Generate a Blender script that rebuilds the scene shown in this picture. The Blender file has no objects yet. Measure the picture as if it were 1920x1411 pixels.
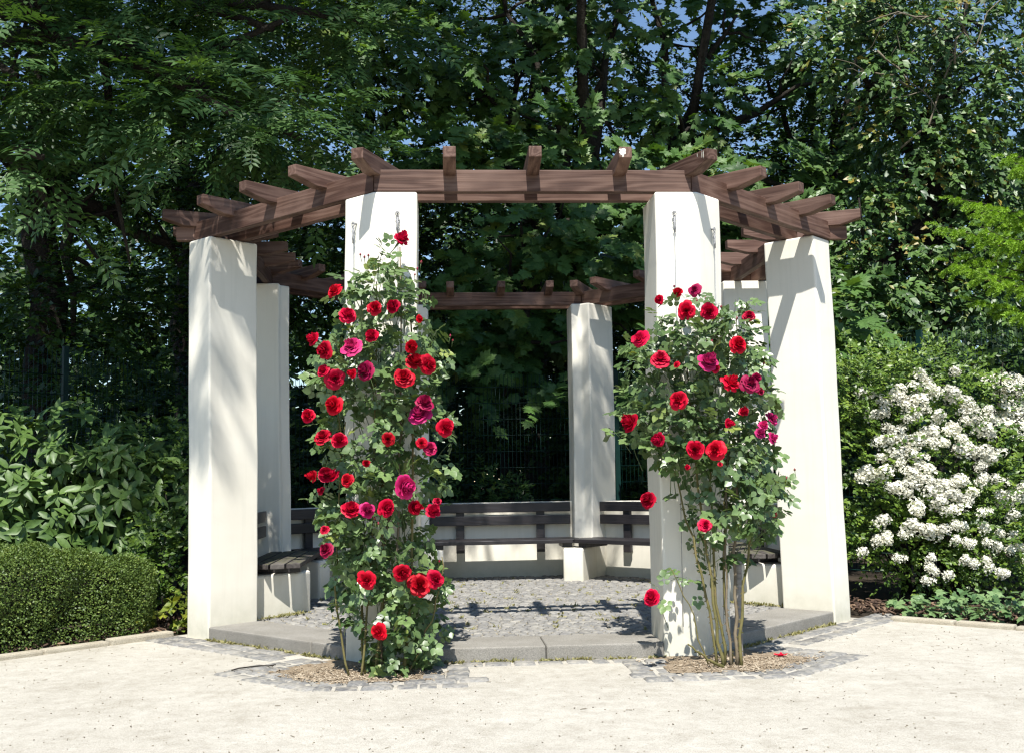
import bpy, bmesh, math, random
import numpy as np
from mathutils import Vector, Matrix
rng = np.random.default_rng(11); random.seed(11)
sc = bpy.context.scene; COL = sc.collection
PI = math.pi; T8 = math.tan(PI/8)
GZ = -0.09                       # gravel level; the platform top is z = 0
SUN_DIR = Vector((-0.057, -0.605, 1.0)).normalized()   # towards the sun

# ------------------------------------------------------------------ materials
def new_mat(name):
    m = bpy.data.materials.new(name); m.use_nodes = True
    nt = m.node_tree; b = nt.nodes['Principled BSDF']
    return m, nt, b
def N(nt, typ, **kw):
    n = nt.nodes.new(typ)
    for k, v in kw.items():
        if k.startswith('i_'):
            key = k[2:]
            n.inputs[int(key) if key.isdigit() else key.replace('_', ' ')].default_value = v
        else: setattr(n, k, v)
    return n
def ramp(nt, src, stops):
    r = N(nt, 'ShaderNodeValToRGB'); nt.links.new(src, r.inputs[0])
    e = r.color_ramp.elements
    while len(e) < len(stops): e.new(.5)
    for q, (p, c) in zip(e, stops): q.position = p; q.color = (c[0], c[1], c[2], 1)
    return r.outputs[0]
def mixc(nt, fac, a, b, typ='MIX'):
    m = N(nt, 'ShaderNodeMix', data_type='RGBA', blend_type=typ)
    for s, v in ((m.inputs[0], fac), (m.inputs[6], a), (m.inputs[7], b)):
        if isinstance(v, (int, float)): s.default_value = v
        elif isinstance(v, tuple): s.default_value = (v[0], v[1], v[2], 1)
        else: nt.links.new(v, s)
    return m.outputs[2]
def bump(nt, b, src, strength, dist):
    n = N(nt, 'ShaderNodeBump'); n.inputs['Strength'].default_value = strength; n.inputs['Distance'].default_value = dist
    nt.links.new(src, n.inputs['Height']); nt.links.new(n.outputs[0], b.inputs['Normal'])
def noise(nt, vec, scale, detail=4, rough=.55):
    n = N(nt, 'ShaderNodeTexNoise'); n.inputs['Scale'].default_value = scale
    n.inputs['Detail'].default_value = detail; n.inputs['Roughness'].default_value = rough
    if vec is not None: nt.links.new(vec, n.inputs['Vector'])
    return n.outputs['Fac']
def coords(nt, kind='Object', scale=None):
    t = N(nt, 'ShaderNodeTexCoord'); o = t.outputs[kind]
    if scale:
        mp = N(nt, 'ShaderNodeMapping'); mp.inputs['Scale'].default_value = scale
        nt.links.new(o, mp.inputs[0]); o = mp.outputs[0]
    return o

def leaf_mat(name, dark, light, rough=.45, trans=.25, spec=.4, yellow=None, blotch=38):
    m, nt, b = new_mat(name)
    a = N(nt, 'ShaderNodeAttribute', attribute_name='tint')
    st = [(0.0, dark), (.85, light)]
    if yellow: st.append((1.0, yellow))
    c = ramp(nt, a.outputs['Fac'], st)
    c = mixc(nt, 1.0, c, ramp(nt, noise(nt, coords(nt), blotch, 3, .6), [(.32, (.72, .76, .66)), (.68, (1.25, 1.2, 1.2))]), 'MULTIPLY')
    nt.links.new(c, b.inputs['Base Color'])
    b.inputs['Roughness'].default_value = rough; b.inputs['Specular IOR Level'].default_value = spec
    tr = N(nt, 'ShaderNodeBsdfTranslucent')
    tc = mixc(nt, 1.0, c, (1.6, 1.5, .5), 'MULTIPLY'); nt.links.new(tc, tr.inputs[0])
    mx = N(nt, 'ShaderNodeMixShader'); mx.inputs[0].default_value = trans
    nt.links.new(b.outputs[0], mx.inputs[1]); nt.links.new(tr.outputs[0], mx.inputs[2])
    nt.links.new(mx.outputs[0], nt.nodes['Material Output'].inputs[0])
    return m

def plaster_mat():
    m, nt, b = new_mat('cream plaster')
    o = coords(nt)
    n1 = noise(nt, o, 1.7, 5); n2 = noise(nt, o, 260, 3, .7)
    c = ramp(nt, n1, [(.3, (.75, .71, .605)), (.7, (.805, .77, .67))])
    # weather streaks running down from the tops and a stained, splashed foot
    st = noise(nt, coords(nt, 'Object', (9, 9, .5)), 2.2, 5)
    stf = ramp(nt, st, [(.5, (0, 0, 0)), (.75, (1, 1, 1))])
    sep = N(nt, 'ShaderNodeSeparateXYZ'); nt.links.new(o, sep.inputs[0])
    lo = N(nt, 'ShaderNodeMapRange', clamp=True); nt.links.new(sep.outputs[2], lo.inputs[0])
    lo.inputs[1].default_value = -.05; lo.inputs[2].default_value = .28; lo.inputs[3].default_value = 1; lo.inputs[4].default_value = 0
    n3 = noise(nt, o, 9, 6, .65)
    mm = N(nt, 'ShaderNodeMath', operation='MULTIPLY'); nt.links.new(lo.outputs[0], mm.inputs[0]); nt.links.new(n3, mm.inputs[1])
    c = mixc(nt, mm.outputs[0], c, (.40, .39, .29))
    sm = N(nt, 'ShaderNodeMath', operation='MULTIPLY'); sm.inputs[1].default_value = .20; nt.links.new(stf, sm.inputs[0])
    c = mixc(nt, sm.outputs[0], c, (.50, .49, .40))
    nt.links.new(c, b.inputs['Base Color']); b.inputs['Roughness'].default_value = .9
    b.inputs['Specular IOR Level'].default_value = .2
    ad = N(nt, 'ShaderNodeMath', operation='MULTIPLY_ADD'); ad.inputs[1].default_value = .05
    nt.links.new(n2, ad.inputs[0]); nt.links.new(noise(nt, o, 7, 4), ad.inputs[2])
    bump(nt, b, ad.outputs[0], .22, .008)
    return m

def wood_mat(name, dark, mid, light, rough=.6, moss=0.0, spec=.3):
    m, nt, b = new_mat(name)
    info = N(nt, 'ShaderNodeObjectInfo')
    t = N(nt, 'ShaderNodeTexCoord')
    add = N(nt, 'ShaderNodeVectorMath', operation='MULTIPLY_ADD')
    cmb = N(nt, 'ShaderNodeCombineXYZ')
    for i in range(3): nt.links.new(info.outputs['Random'], cmb.inputs[i])
    nt.links.new(cmb.outputs[0], add.inputs[0]); add.inputs[1].default_value = (13, 7, 5)
    nt.links.new(t.outputs['Object'], add.inputs[2])
    mp = N(nt, 'ShaderNodeMapping'); mp.inputs['Scale'].default_value = (.75, 9, 9); nt.links.new(add.outputs[0], mp.inputs[0])
    n0 = noise(nt, mp.outputs[0], 1.0, 2, .4)
    sn = N(nt, 'ShaderNodeMath', operation='MULTIPLY'); sn.inputs[1].default_value = 46; nt.links.new(n0, sn.inputs[0])
    s2 = N(nt, 'ShaderNodeMath', operation='SINE'); nt.links.new(sn.outputs[0], s2.inputs[0])
    w = N(nt, 'ShaderNodeMapRange'); nt.links.new(s2.outputs[0], w.inputs[0]); w.inputs[1].default_value = -1
    mp2 = N(nt, 'ShaderNodeMapping'); mp2.inputs['Scale'].default_value = (3, 120, 120); nt.links.new(add.outputs[0], mp2.inputs[0])
    f = noise(nt, mp2.outputs[0], 1.0, 5, .6)
    g = N(nt, 'ShaderNodeMath', operation='MULTIPLY_ADD'); g.inputs[1].default_value = .70
    nt.links.new(f, g.inputs[0]); 
    h = N(nt, 'ShaderNodeMath', operation='MULTIPLY'); h.inputs[1].default_value = .30; nt.links.new(w.outputs[0], h.inputs[0])
    nt.links.new(h.outputs[0], g.inputs[2])
    c = ramp(nt, g.outputs[0], [(.12, dark), (.45, mid), (.85, light)])
    pat = noise(nt, add.outputs[0], 2.3, 3)
    c = mixc(nt, ramp(nt, pat, [(.45, (0, 0, 0)), (.75, (.5, .5, .5))]), c, tuple(min(1, v*1.35+.01) for v in light))
    vr = N(nt, 'ShaderNodeMapRange'); nt.links.new(info.outputs['Random'], vr.inputs[0]); vr.inputs[3].default_value = .75; vr.inputs[4].default_value = 1.2
    c = mixc(nt, 1.0, c, vr.outputs[0], 'MULTIPLY')
    if moss:
        geo = N(nt, 'ShaderNodeNewGeometry'); sp = N(nt, 'ShaderNodeSeparateXYZ'); nt.links.new(geo.outputs['Normal'], sp.inputs[0])
        up = N(nt, 'ShaderNodeMapRange', clamp=True); nt.links.new(sp.outputs[2], up.inputs[0]); up.inputs[1].default_value = .3; up.inputs[2].default_value = .9
        mn = ramp(nt, noise(nt, add.outputs[0], 14, 5), [(.42, (0, 0, 0)), (.6, (1, 1, 1))])
        mu = N(nt, 'ShaderNodeMath', operation='MULTIPLY'); nt.links.new(up.outputs[0], mu.inputs[0]); nt.links.new(mn, mu.inputs[1])
        mv = N(nt, 'ShaderNodeMath', operation='MULTIPLY'); nt.links.new(mu.outputs[0], mv.inputs[0]); mv.inputs[1].default_value = moss
        c = mixc(nt, mv.outputs[0], c, (.13, .14, .05))
    nt.links.new(c, b.inputs['Base Color']); b.inputs['Roughness'].default_value = rough; b.inputs['Specular IOR Level'].default_value = spec
    bump(nt, b, g.outputs[0], .35, .006)
    return m

def noise_mat(name, stops, scale, detail=6, rough=.9, bscale=None, bstr=.5, bdist=.01, fine=None, spec=.25):
    m, nt, b = new_mat(name)
    o = coords(nt)
    n1 = noise(nt, o, scale, detail, .65)
    c = ramp(nt, n1, stops)
    if fine:
        n2 = noise(nt, o, fine[0], 2, .7)
        c = mixc(nt, 1.0, c, ramp(nt, n2, [(.3, (fine[1],)*3), (.7, (fine[2],)*3)]), 'MULTIPLY')
    nt.links.new(c, b.inputs['Base Color']); b.inputs['Roughness'].default_value = rough
    b.inputs['Specular IOR Level'].default_value = spec
    if bscale: bump(nt, b, noise(nt, o, bscale, 4, .7), bstr, bdist)
    return m

def tint_mat(name, stops, rough=.85, nscale=60, lo=.75, hi=1.2, bstr=.3, bdist=.004, spec=.3, sand=0):
    m, nt, b = new_mat(name)
    a = N(nt, 'ShaderNodeAttribute', attribute_name='tint')
    c = ramp(nt, a.outputs['Fac'], stops)
    o = coords(nt); n2 = noise(nt, o, nscale, 4, .65)
    c = mixc(nt, 1.0, c, ramp(nt, n2, [(.3, (lo,)*3), (.7, (hi,)*3)]), 'MULTIPLY')
    if sand: c = mixc(nt, ramp(nt, noise(nt, o, 13, 6, .7), [(.46, (0, 0, 0)), (.62, (sand,)*3)]), c, (.36, .335, .28))
    nt.links.new(c, b.inputs['Base Color']); b.inputs['Roughness'].default_value = rough; b.inputs['Specular IOR Level'].default_value = spec
    bump(nt, b, n2, bstr, bdist)
    return m

def petal_mat(name, a, c2, trans=.18):
    m, nt, b = new_mat(name)
    at = N(nt, 'ShaderNodeAttribute', attribute_name='tint')
    c = ramp(nt, at.outputs['Fac'], [(0, a), (1, c2)])
    info = N(nt, 'ShaderNodeObjectInfo'); hs = N(nt, 'ShaderNodeHueSaturation')
    r1 = N(nt, 'ShaderNodeMapRange'); nt.links.new(info.outputs['Random'], r1.inputs[0]); r1.inputs[3].default_value = .493; r1.inputs[4].default_value = .503
    m1 = N(nt, 'ShaderNodeMath', operation='MULTIPLY'); m1.inputs[1].default_value = 7.31; nt.links.new(info.outputs['Random'], m1.inputs[0])
    m2 = N(nt, 'ShaderNodeMath', operation='FRACT'); nt.links.new(m1.outputs[0], m2.inputs[0])
    r2 = N(nt, 'ShaderNodeMapRange'); nt.links.new(m2.outputs[0], r2.inputs[0]); r2.inputs[3].default_value = .72; r2.inputs[4].default_value = 1.15
    nt.links.new(r1.outputs[0], hs.inputs['Hue']); nt.links.new(r2.outputs[0], hs.inputs['Value']); nt.links.new(c, hs.inputs['Color']); c = hs.outputs[0]
    nt.links.new(c, b.inputs['Base Color']); b.inputs['Roughness'].default_value = .55; b.inputs['Specular IOR Level'].default_value = .2
    tr = N(nt, 'ShaderNodeBsdfTranslucent'); nt.links.new(c, tr.inputs[0])
    mx = N(nt, 'ShaderNodeMixShader'); mx.inputs[0].default_value = trans
    nt.links.new(b.outputs[0], mx.inputs[1]); nt.links.new(tr.outputs[0], mx.inputs[2])
    nt.links.new(mx.outputs[0], nt.nodes['Material Output'].inputs[0])
    return m

def gravel_mat():
    m, nt, b = new_mat('pale crushed gravel')
    o = coords(nt)
    big = noise(nt, o, .8, 5); mid = noise(nt, coords(nt, 'Object', (1, 1, 1)), 11, 6, .7); fine = noise(nt, o, 170, 3, .75); v = noise(nt, o, 55, 3, .8)
    c = ramp(nt, big, [(.3, (.405, .38, .325)), (.7, (.465, .44, .382))])
    c = mixc(nt, 1.0, c, ramp(nt, mid, [(.3, (.86, .85, .83)), (.62, (1.05, 1.05, 1.05))]), 'MULTIPLY')
    c = mixc(nt, 1.0, c, ramp(nt, fine, [(.28, (.56, .54, .50)), (.5, (1, 1, 1)), (.72, (1.25, 1.25, 1.25))]), 'MULTIPLY')
    c = mixc(nt, ramp(nt, v, [(.66, (0, 0, 0)), (.74, (.5, .5, .5))]), c, (.26, .24, .19))
    pt = noise(nt, coords(nt, 'Object', (1, .9, 1)), 3.2, 7, .72)
    c = mixc(nt, 1.0, c, ramp(nt, pt, [(.36, (.87, .86, .84)), (.5, (1, 1, 1)), (.66, (1.05, 1.05, 1.05))]), 'MULTIPLY')
    nt.links.new(c, b.inputs['Base Color']); b.inputs['Roughness'].default_value = .95; b.inputs['Specular IOR Level'].default_value = .15
    ad = N(nt, 'ShaderNodeMath', operation='MULTIPLY_ADD'); ad.inputs[1].default_value = .35; nt.links.new(fine, ad.inputs[0]); nt.links.new(mid, ad.inputs[2])
    bump(nt, b, ad.outputs[0], .55, .02)
    return m

MT = {}
MT['plaster'] = plaster_mat()
MT['wood'] = wood_mat('brown stained timber', (.036, .017, .011), (.090, .046, .032), (.182, .112, .084), .66, moss=.55)
MT['bench'] = wood_mat('dark painted bench timber', (.010, .009, .010), (.016, .014, .016), (.030, .025, .026), .42, moss=0, spec=.5)
MT['bench_grey'] = wood_mat('weathered bench timber', (.030, .026, .024), (.060, .052, .048), (.10, .09, .08), .75, moss=.5)
MT['stake'] = wood_mat('grey stake timber', (.12, .11, .10), (.24, .22, .20), (.36, .34, .31), .85)
MT['gravel'] = gravel_mat()
MT['soil'] = noise_mat('forest soil', [(.3, (.020, .015, .010)), (.7, (.055, .042, .028))], 3, bscale=40, bdist=.03, fine=(90, .6, 1.3))
MT['bed'] = noise_mat('dry bed soil', [(.3, (.26, .195, .125)), (.7, (.40, .32, .225))], 8, bscale=60, bdist=.03, bstr=.8, fine=(150, .55, 1.3))
MT['kerb'] = noise_mat('kerb concrete', [(.3, (.205, .192, .165)), (.7, (.28, .265, .235))], 3.5, bscale=150, bdist=.006, bstr=.6, fine=(210, .62, 1.3))
MT['edging'] = noise_mat('edging stone', [(.3, (.33, .29, .22)), (.7, (.46, .42, .33))], 6, bscale=80, bdist=.01, fine=(180, .7, 1.2))
MT['sett'] = tint_mat('basalt setts', [(0, (.115, .113, .110)), (.5, (.180, .177, .168)), (.9, (.25, .24, .22)), (1, (.34, .32, .275))], .9, 45, .7, 1.25, .4, .004, .2, .75)
MT['paver'] = tint_mat('worn pavers', [(0, (.15, .147, .14)), (.5, (.205, .20, .19)), (.9, (.27, .26, .235)), (1, (.34, .32, .275))], .9, 45, .72, 1.22, .4, .004, .2, .45)
MT['joint'] = noise_mat('sandy joints', [(.35, (.22, .20, .145)), (.65, (.38, .34, .265))], 30, fine=(150, .6, 1.25))
MT['bark'] = noise_mat('dark bark', [(.3, (.016, .013, .010)), (.7, (.050, .042, .033))], 7, bscale=18, bdist=.05, bstr=.9)
MT['twig'] = noise_mat('pale twig bark', [(.3, (.12, .10, .07)), (.7, (.22, .19, .14))], 30, bscale=60)
MT['cane'] = noise_mat('green brown cane', [(.3, (.075, .075, .022)), (.55, (.15, .13, .05)), (.8, (.16, .10, .06))], 14, bscale=90, bdist=.003)
MT['cane_old'] = noise_mat('old brown cane', [(.3, (.11, .085, .055)), (.8, (.22, .18, .12))], 14, bscale=90, bdist=.003)
MT['metal'] = noise_mat('galvanised wire', [(.3, (.20, .20, .20)), (.7, (.35, .35, .35))], 60, rough=.5)
MT['fence'] = noise_mat('green coated wire', [(.3, (.002, .018, .015)), (.7, (.004, .030, .026))], 8, rough=.45)
MT['mulch'] = tint_mat('bark mulch', [(0, (.035, .022, .015)), (.6, (.10, .060, .040)), (1, (.24, .16, .10))])
MT['litter'] = tint_mat('dry litter', [(0, (.07, .058, .04)), (.5, (.20, .17, .12)), (1, (.40, .36, .28))])
MT['bedlit'] = tint_mat('bed crumbs', [(0, (.17, .125, .08)), (.5, (.31, .245, .17)), (1, (.44, .37, .27))])
MT['rose_leaf'] = leaf_mat('rose leaf', (.040, .082, .026), (.160, .240, .088), .36, .16, .6, (.20, .25, .06))
MT['ash_leaf'] = leaf_mat('ash leaf', (.026, .070, .020), (.070, .140, .036), .5, .25)
MT['maple_leaf'] = leaf_mat('maple leaf', (.032, .085, .020), (.095, .185, .045), .5, .28, .4, (.13, .18, .03))
MT['broad_leaf'] = leaf_mat('broad leaf', (.016, .042, .010), (.062, .125, .024), .45, .3, .4, (.15, .19, .03))
MT['ivy_leaf'] = leaf_mat('ivy leaf', (.022, .060, .014), (.100, .180, .046), .42, .12, .42, (.22, .17, .03))
MT['ground_ivy'] = leaf_mat('ground ivy leaf', (.06, .13, .045), (.17, .26, .11), .4, .15, .5)
MT['spruce_leaf'] = leaf_mat('spruce needle', (.11, .22, .020), (.30, .50, .05), .5, .2, .35)
MT['viburnum_leaf'] = leaf_mat('viburnum leaf', (.042, .095, .020), (.125, .205, .048), .46, .18, .45, (.11, .17, .05))
MT['shrub_leaf'] = leaf_mat('shrub leaf', (.028, .072, .010), (.140, .230, .032), .42, .2, .5, (.16, .23, .03))
MT['box_leaf'] = leaf_mat('box leaf', (.042, .082, .015), (.148, .215, .050), .5, .18, .35, (.22, .25, .07))
MT['yellow_leaf'] = leaf_mat('yellow green leaf', (.11, .16, .02), (.30, .33, .04), .5, .25)
MT['weed'] = leaf_mat('weed', (.10, .11, .03), (.26, .24, .11), .6, .2)
MT['red'] = petal_mat('red petal', (.30, .001, .012), (.60, .004, .030))
MT['pink'] = petal_mat('magenta petal', (.36, .008, .07), (.64, .030, .17))
MT['dark'] = petal_mat('faded magenta petal', (.16, .003, .022), (.42, .010, .07))
MT['white'] = petal_mat('cream blossom', (.70, .68, .53), (.90, .885, .77), .24)
MT['core'] = noise_mat('dark hedge core', [(.3, (.010, .012, .006)), (.7, (.022, .024, .012))], 20)

# ------------------------------------------------------------------ object helpers
def tag(o, label=None, cat=None, group=None, kind=None):
    if label: o['label'] = label
    if cat: o['category'] = cat
    if group: o['group'] = group
    if kind: o['kind'] = kind
    return o
def empty(name, loc=(0, 0, 0), rz=0.0):
    o = bpy.data.objects.new(name, None); COL.objects.link(o); o.location = loc; o.rotation_euler = (0, 0, rz)
    o.empty_display_size = .2
    return o
def link(name, me, parent=None, loc=(0, 0, 0), rz=0.0):
    o = bpy.data.objects.new(name, me); COL.objects.link(o); o.location = loc; o.rotation_euler = (0, 0, rz)
    if parent is not None: o.parent = parent
    return o

class G:
    """collects geometry as arrays and writes one mesh"""
    def __init__(s): s.v = []; s.n = 0; s.loops = []; s.cnt = []; s.t = []; s.mi = []
    def raw(s, V, F, tint=.5, mi=0):
        V = np.asarray(V, float)
        s.v.append(V); s.t.append(np.full(len(V), tint) if np.isscalar(tint) else np.asarray(tint, float))
        for f in F:
            s.loops.append(np.asarray(f, int)+s.n); s.cnt.append(np.array([len(f)])); s.mi.append(np.array([mi]))
        s.n += len(V)
    def inst(s, TV, TF, pos, X, Y, Z, scale, tint, mi=0):
        """many copies of a template: X,Y,Z axes, scale (N) or (N,3)"""
        n = len(pos)
        if n == 0: return
        k = len(TV); scale = np.asarray(scale, float)
        if scale.ndim == 1: scale = np.repeat(scale[:, None], 3, 1)
        L = TV[None]*scale[:, None, :]
        V = pos[:, None, :] + L[..., 0:1]*X[:, None, :] + L[..., 1:2]*Y[:, None, :] + L[..., 2:3]*Z[:, None, :]
        s.v.append(V.reshape(-1, 3)); s.t.append(np.repeat(np.asarray(tint, float), k))
        base = (np.arange(n)*k+s.n)[:, None]
        for ln in sorted({len(f) for f in TF}):
            FA = np.array([f for f in TF if len(f) == ln])
            s.loops.append((base+FA.reshape(1, -1)).reshape(-1)); s.cnt.append(np.full(n*len(FA), ln)); s.mi.append(np.full(n*len(FA), mi))
        s.n += n*k
    def mesh(s, name, mats, smooth=False):
        me = bpy.data.meshes.new(name)
        V = np.concatenate(s.v); L = np.concatenate(s.loops); C = np.concatenate(s.cnt)
        me.vertices.add(len(V)); me.vertices.foreach_set('co', V.astype(np.float32).ravel())
        me.loops.add(len(L)); me.loops.foreach_set('vertex_index', L.astype(np.int32))
        me.polygons.add(len(C)); st = np.concatenate([[0], np.cumsum(C)[:-1]])
        me.polygons.foreach_set('loop_start', st.astype(np.int32))
        try: me.polygons.foreach_set('loop_total', C.astype(np.int32))
        except Exception: pass
        me.polygons.foreach_set('material_index', np.concatenate(s.mi).astype(np.int32))
        a = me.attributes.new('tint', 'FLOAT', 'POINT'); a.data.foreach_set('value', np.concatenate(s.t).astype(np.float32))
        for m in (mats if isinstance(mats, (list, tuple)) else [mats]): me.materials.append(m)
        me.update(calc_edges=True); me.validate()
        if smooth: me.polygons.foreach_set('use_smooth', np.ones(len(C), bool))
        return me
    def obj(s, name, mats, parent=None, smooth=False, loc=(0, 0, 0), rz=0.0):
        return link(name, s.mesh(name, mats, smooth), parent, loc, rz)
    def tube(s, pts, rad, seg=6, tint=.5, mi=0):
        pts = np.asarray(pts, float); n = len(pts)
        rad = np.full(n, rad) if np.isscalar(rad) else np.asarray(rad, float)
        tg = np.gradient(pts, axis=0); tg /= np.linalg.norm(tg, axis=1)[:, None]+1e-9
        ref = np.array([0, 0, 1.0]) if abs(tg[0][2]) < .9 else np.array([1.0, 0, 0])
        a = np.linspace(0, 2*PI, seg, endpoint=False); V = []
        u = np.cross(tg[0], ref); u /= np.linalg.norm(u)
        for i in range(n):
            u = u-tg[i]*(u@tg[i]); u /= np.linalg.norm(u)+1e-9
            w = np.cross(tg[i], u)
            V.append(pts[i]+rad[i]*(np.cos(a)[:, None]*u+np.sin(a)[:, None]*w))
        F = [(i*seg+j, i*seg+(j+1) % seg, (i+1)*seg+(j+1) % seg, (i+1)*seg+j) for i in range(n-1) for j in range(seg)]
        F.append(tuple(range(seg-1, -1, -1))); F.append(tuple((n-1)*seg+j for j in range(seg)))
        s.raw(np.concatenate(V), F, tint, mi)

def prism_mesh(name, plan, z0, z1, mat, bev=.012, seg=2, cuts=0):
    """vertical prism over a plan polygon, edges rounded"""
    bm = bmesh.new()
    vb = [bm.verts.new((x, y, z0)) for x, y in plan]; vt = [bm.verts.new((x, y, z1)) for x, y in plan]
    n = len(plan)
    bm.faces.new(vt); bm.faces.new(vb[::-1])
    for i in range(n): bm.faces.new((vb[i], vb[(i+1) % n], vt[(i+1) % n], vt[i]))
    bmesh.ops.recalc_face_normals(bm, faces=bm.faces)
    if bev: bmesh.ops.bevel(bm, geom=list(bm.edges), offset=bev, segments=seg, profile=.6, affect='EDGES')
    me = bpy.data.meshes.new(name); bm.to_mesh(me); bm.free(); me.materials.append(mat)
    return me
def extr_mesh(name, prof, w, mat, bev=.004):
    """profile in XZ extruded along Y by +-w/2"""
    bm = bmesh.new()
    a = [bm.verts.new((x, -w/2, z)) for x, z in prof]; b = [bm.verts.new((x, w/2, z)) for x, z in prof]
    n = len(prof); bm.faces.new(a); bm.faces.new(b[::-1])
    for i in range(n): bm.faces.new((a[(i+1) % n], a[i], b[i], b[(i+1) % n]))
    bmesh.ops.recalc_face_normals(bm, faces=bm.faces)
    if bev: bmesh.ops.bevel(bm, geom=list(bm.edges), offset=bev, segments=2, profile=.6, affect='EDGES')
    me = bpy.data.meshes.new(name); bm.to_mesh(me); bm.free(); me.materials.append(mat)
    return me
def box_mesh(name, x0, x1, y0, y1, z0, z1, mat, bev=.004):
    return prism_mesh(name, [(x0, y0), (x1, y0), (x1, y1), (x0, y1)], z0, z1, mat, bev)
def nrm(a): return a/(np.linalg.norm(a, axis=-1, keepdims=True)+1e-9)
def frames(axis, up):
    Y = nrm(axis); X = nrm(np.cross(Y, up)); Z = np.cross(X, Y)
    return X, Y, Z

# ------------------------------------------------------------------ leaf templates (base at origin, length 1 along +Y, normal +Z)
KITE = (np.array([(0, 0, 0), (-.30, .42, .07), (0, .5, 0), (.30, .42, .07), (0, 1, -.06)]), [(0, 2, 1), (0, 3, 2), (1, 2, 4), (2, 3, 4)])
LANCE = (KITE[0]*np.array([.62, 1, 1]), KITE[1])
QUAD = (np.array([(0, 0, 0), (.34, .5, .08), (0, 1, 0), (-.34, .5, .08)]), [(0, 1, 2, 3)])
def oval(w=.30, cup=.06, droop=.10, tipw=.85):
    sp = [(0, t, -droop*t*t) for t in (0, .25, .5, .75, 1)]
    pr = [(w*.72, .20), (w, .47), (w*tipw*.74, .76)]
    V = list(sp); V += [(-x, y, cup-droop*y*y) for x, y in pr]; V += [(x, y, cup-droop*y*y) for x, y in pr]
    F = [(0, 1, 5), (1, 2, 6, 5), (2, 3, 7, 6), (3, 4, 7), (0, 8, 1), (1, 8, 9, 2), (2, 9, 10, 3), (3, 10, 4)]
    return np.array(V, float), F
OVAL = oval(); OVALW = oval(.40, .05, .12)
def merge(parts):
    V = []; F = []; n = 0
    for v, f in parts: V.append(v); F += [tuple(i+n for i in q) for q in f]; n += len(v)
    return np.concatenate(V), F
def place(t, x, y, ang, s, z=0, roll=0):
    v = t[0]*s; c, sn = math.cos(ang), math.sin(ang)
    zz = v[:, 2]+v[:, 0]*roll
    return np.stack([v[:, 0]*c+v[:, 1]*sn+x, -v[:, 0]*sn+v[:, 1]*c+y, zz+z], 1), t[1]
ROSE = merge([place(OVALW, 0, .58, 0, .44)]+[place(OVALW, sx*.02, y, sx*1.1, s, -.01, sx*.15) for y, s in ((.24, .32), (.52, .38)) for sx in (-1, 1)])
ASH = merge([place(LANCE, 0, .72, 0, .34, -.10)]+[place(LANCE, 0, y, sx*1.0, s, -.12*y*y-.01, sx*.12) for y, s in ((.18, .27), (.36, .34), (.54, .35), (.70, .31)) for sx in (-1, 1)]
            +[(np.array([(-.008, 0, 0), (.008, 0, 0), (.004, .75, -.1), (-.004, .75, -.1)]), [(0, 1, 2, 3)])])
_r = [(0, 0), (.14, -.06), (.40, -.02), (.26, .13), (.34, .22), (.60, .46), (.44, .44), (.42, .56), (.27, .49), (.25, .62), (.29, .76), (.14, .72), (0, 1.02)]
_pts = _r+[(-x, y) for x, y in _r[-2:0:-1]]
MAPLE = (np.array([(0, .32, .05)]+[(x, y, -.16*(x*x+(y-.3)**2)) for x, y in _pts]), [(0, 1+i, 1+(i+1) % len(_pts)) for i in range(len(_pts))])
_q = [(0, 0), (.2, -.10), (.42, .10), (.28, .28), (.36, .52), (.16, .58), (0, .95)]
_qp = _q+[(-x, y) for x, y in _q[-2:0:-1]]
IVY = (np.array([(0, .3, .05)]+[(x, y, -.10*(x*x+(y-.3)**2)) for x, y in _qp]), [(0, 1+i, 1+(i+1) % len(_qp)) for i in range(len(_qp))])

def leaves(g, tmpl, pos, axis, up, size, tint, jitter=.35):
    n = len(pos)
    if n == 0: return
    up = nrm(up+rng.normal(0, jitter, (n, 3))); axis = nrm(axis)
    bad = np.abs((up*axis).sum(1)) > .97; up[bad] += np.array([.4, .3, .2])
    X, Y, Z = frames(axis, up)
    g.inst(tmpl[0], tmpl[1], pos, X, Y, Z, size, tint)
def sprays(g, tmpl, P, D, K, length, size, up=(0, -.25, 1), spread=1.0, droop=.25, jitter=.35, tint=(.1, .9), svar=.3, hold=None):
    """K leaves set alternately along a twig at each P, heading D"""
    M = len(P)
    if M == 0: return
    D = nrm(D); up = np.asarray(up, float)
    side = nrm(np.cross(D, up[None])+1e-6)
    t = np.linspace(.15, 1, K)[None, :]+rng.uniform(-.08, .08, (M, K))
    sgn = np.where(np.arange(K) % 2 == 0, 1, -1)[None, :]
    L = length*rng.uniform(.7, 1.3, (M, 1))
    pos = P[:, None]+D[:, None]*(t*L)[..., None]; pos[..., 2] -= droop*(t*L)**2/length
    ax = D[:, None]*(.55+.5*t[..., None]**3)+side[:, None]*(sgn*spread*(1-.75*t**3))[..., None]+rng.normal(0, .22, (M, K, 3))
    ax[..., 2] -= droop*.8
    tn = np.clip(rng.uniform(tint[0], tint[1], (M, 1))+rng.uniform(-.2, .2, (M, K)), 0, 1)
    leaves(g, tmpl, pos.reshape(-1, 3), ax.reshape(-1, 3), np.broadcast_to(up, (M*K, 3)), size*rng.uniform(1-svar, 1+svar, M*K), tn.ravel(), jitter)
def blob(c, r, n, bias=2.4, low=-1.0):
    d = nrm(rng.normal(0, 1, (n, 3))); u = rng.uniform(0, 1, n)**(1/bias)
    P = d*u[:, None]
    return P*np.array(r)+np.array(c), nrm(d*np.array([1, 1, .55])+rng.normal(0, .25, (n, 3)))
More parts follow.
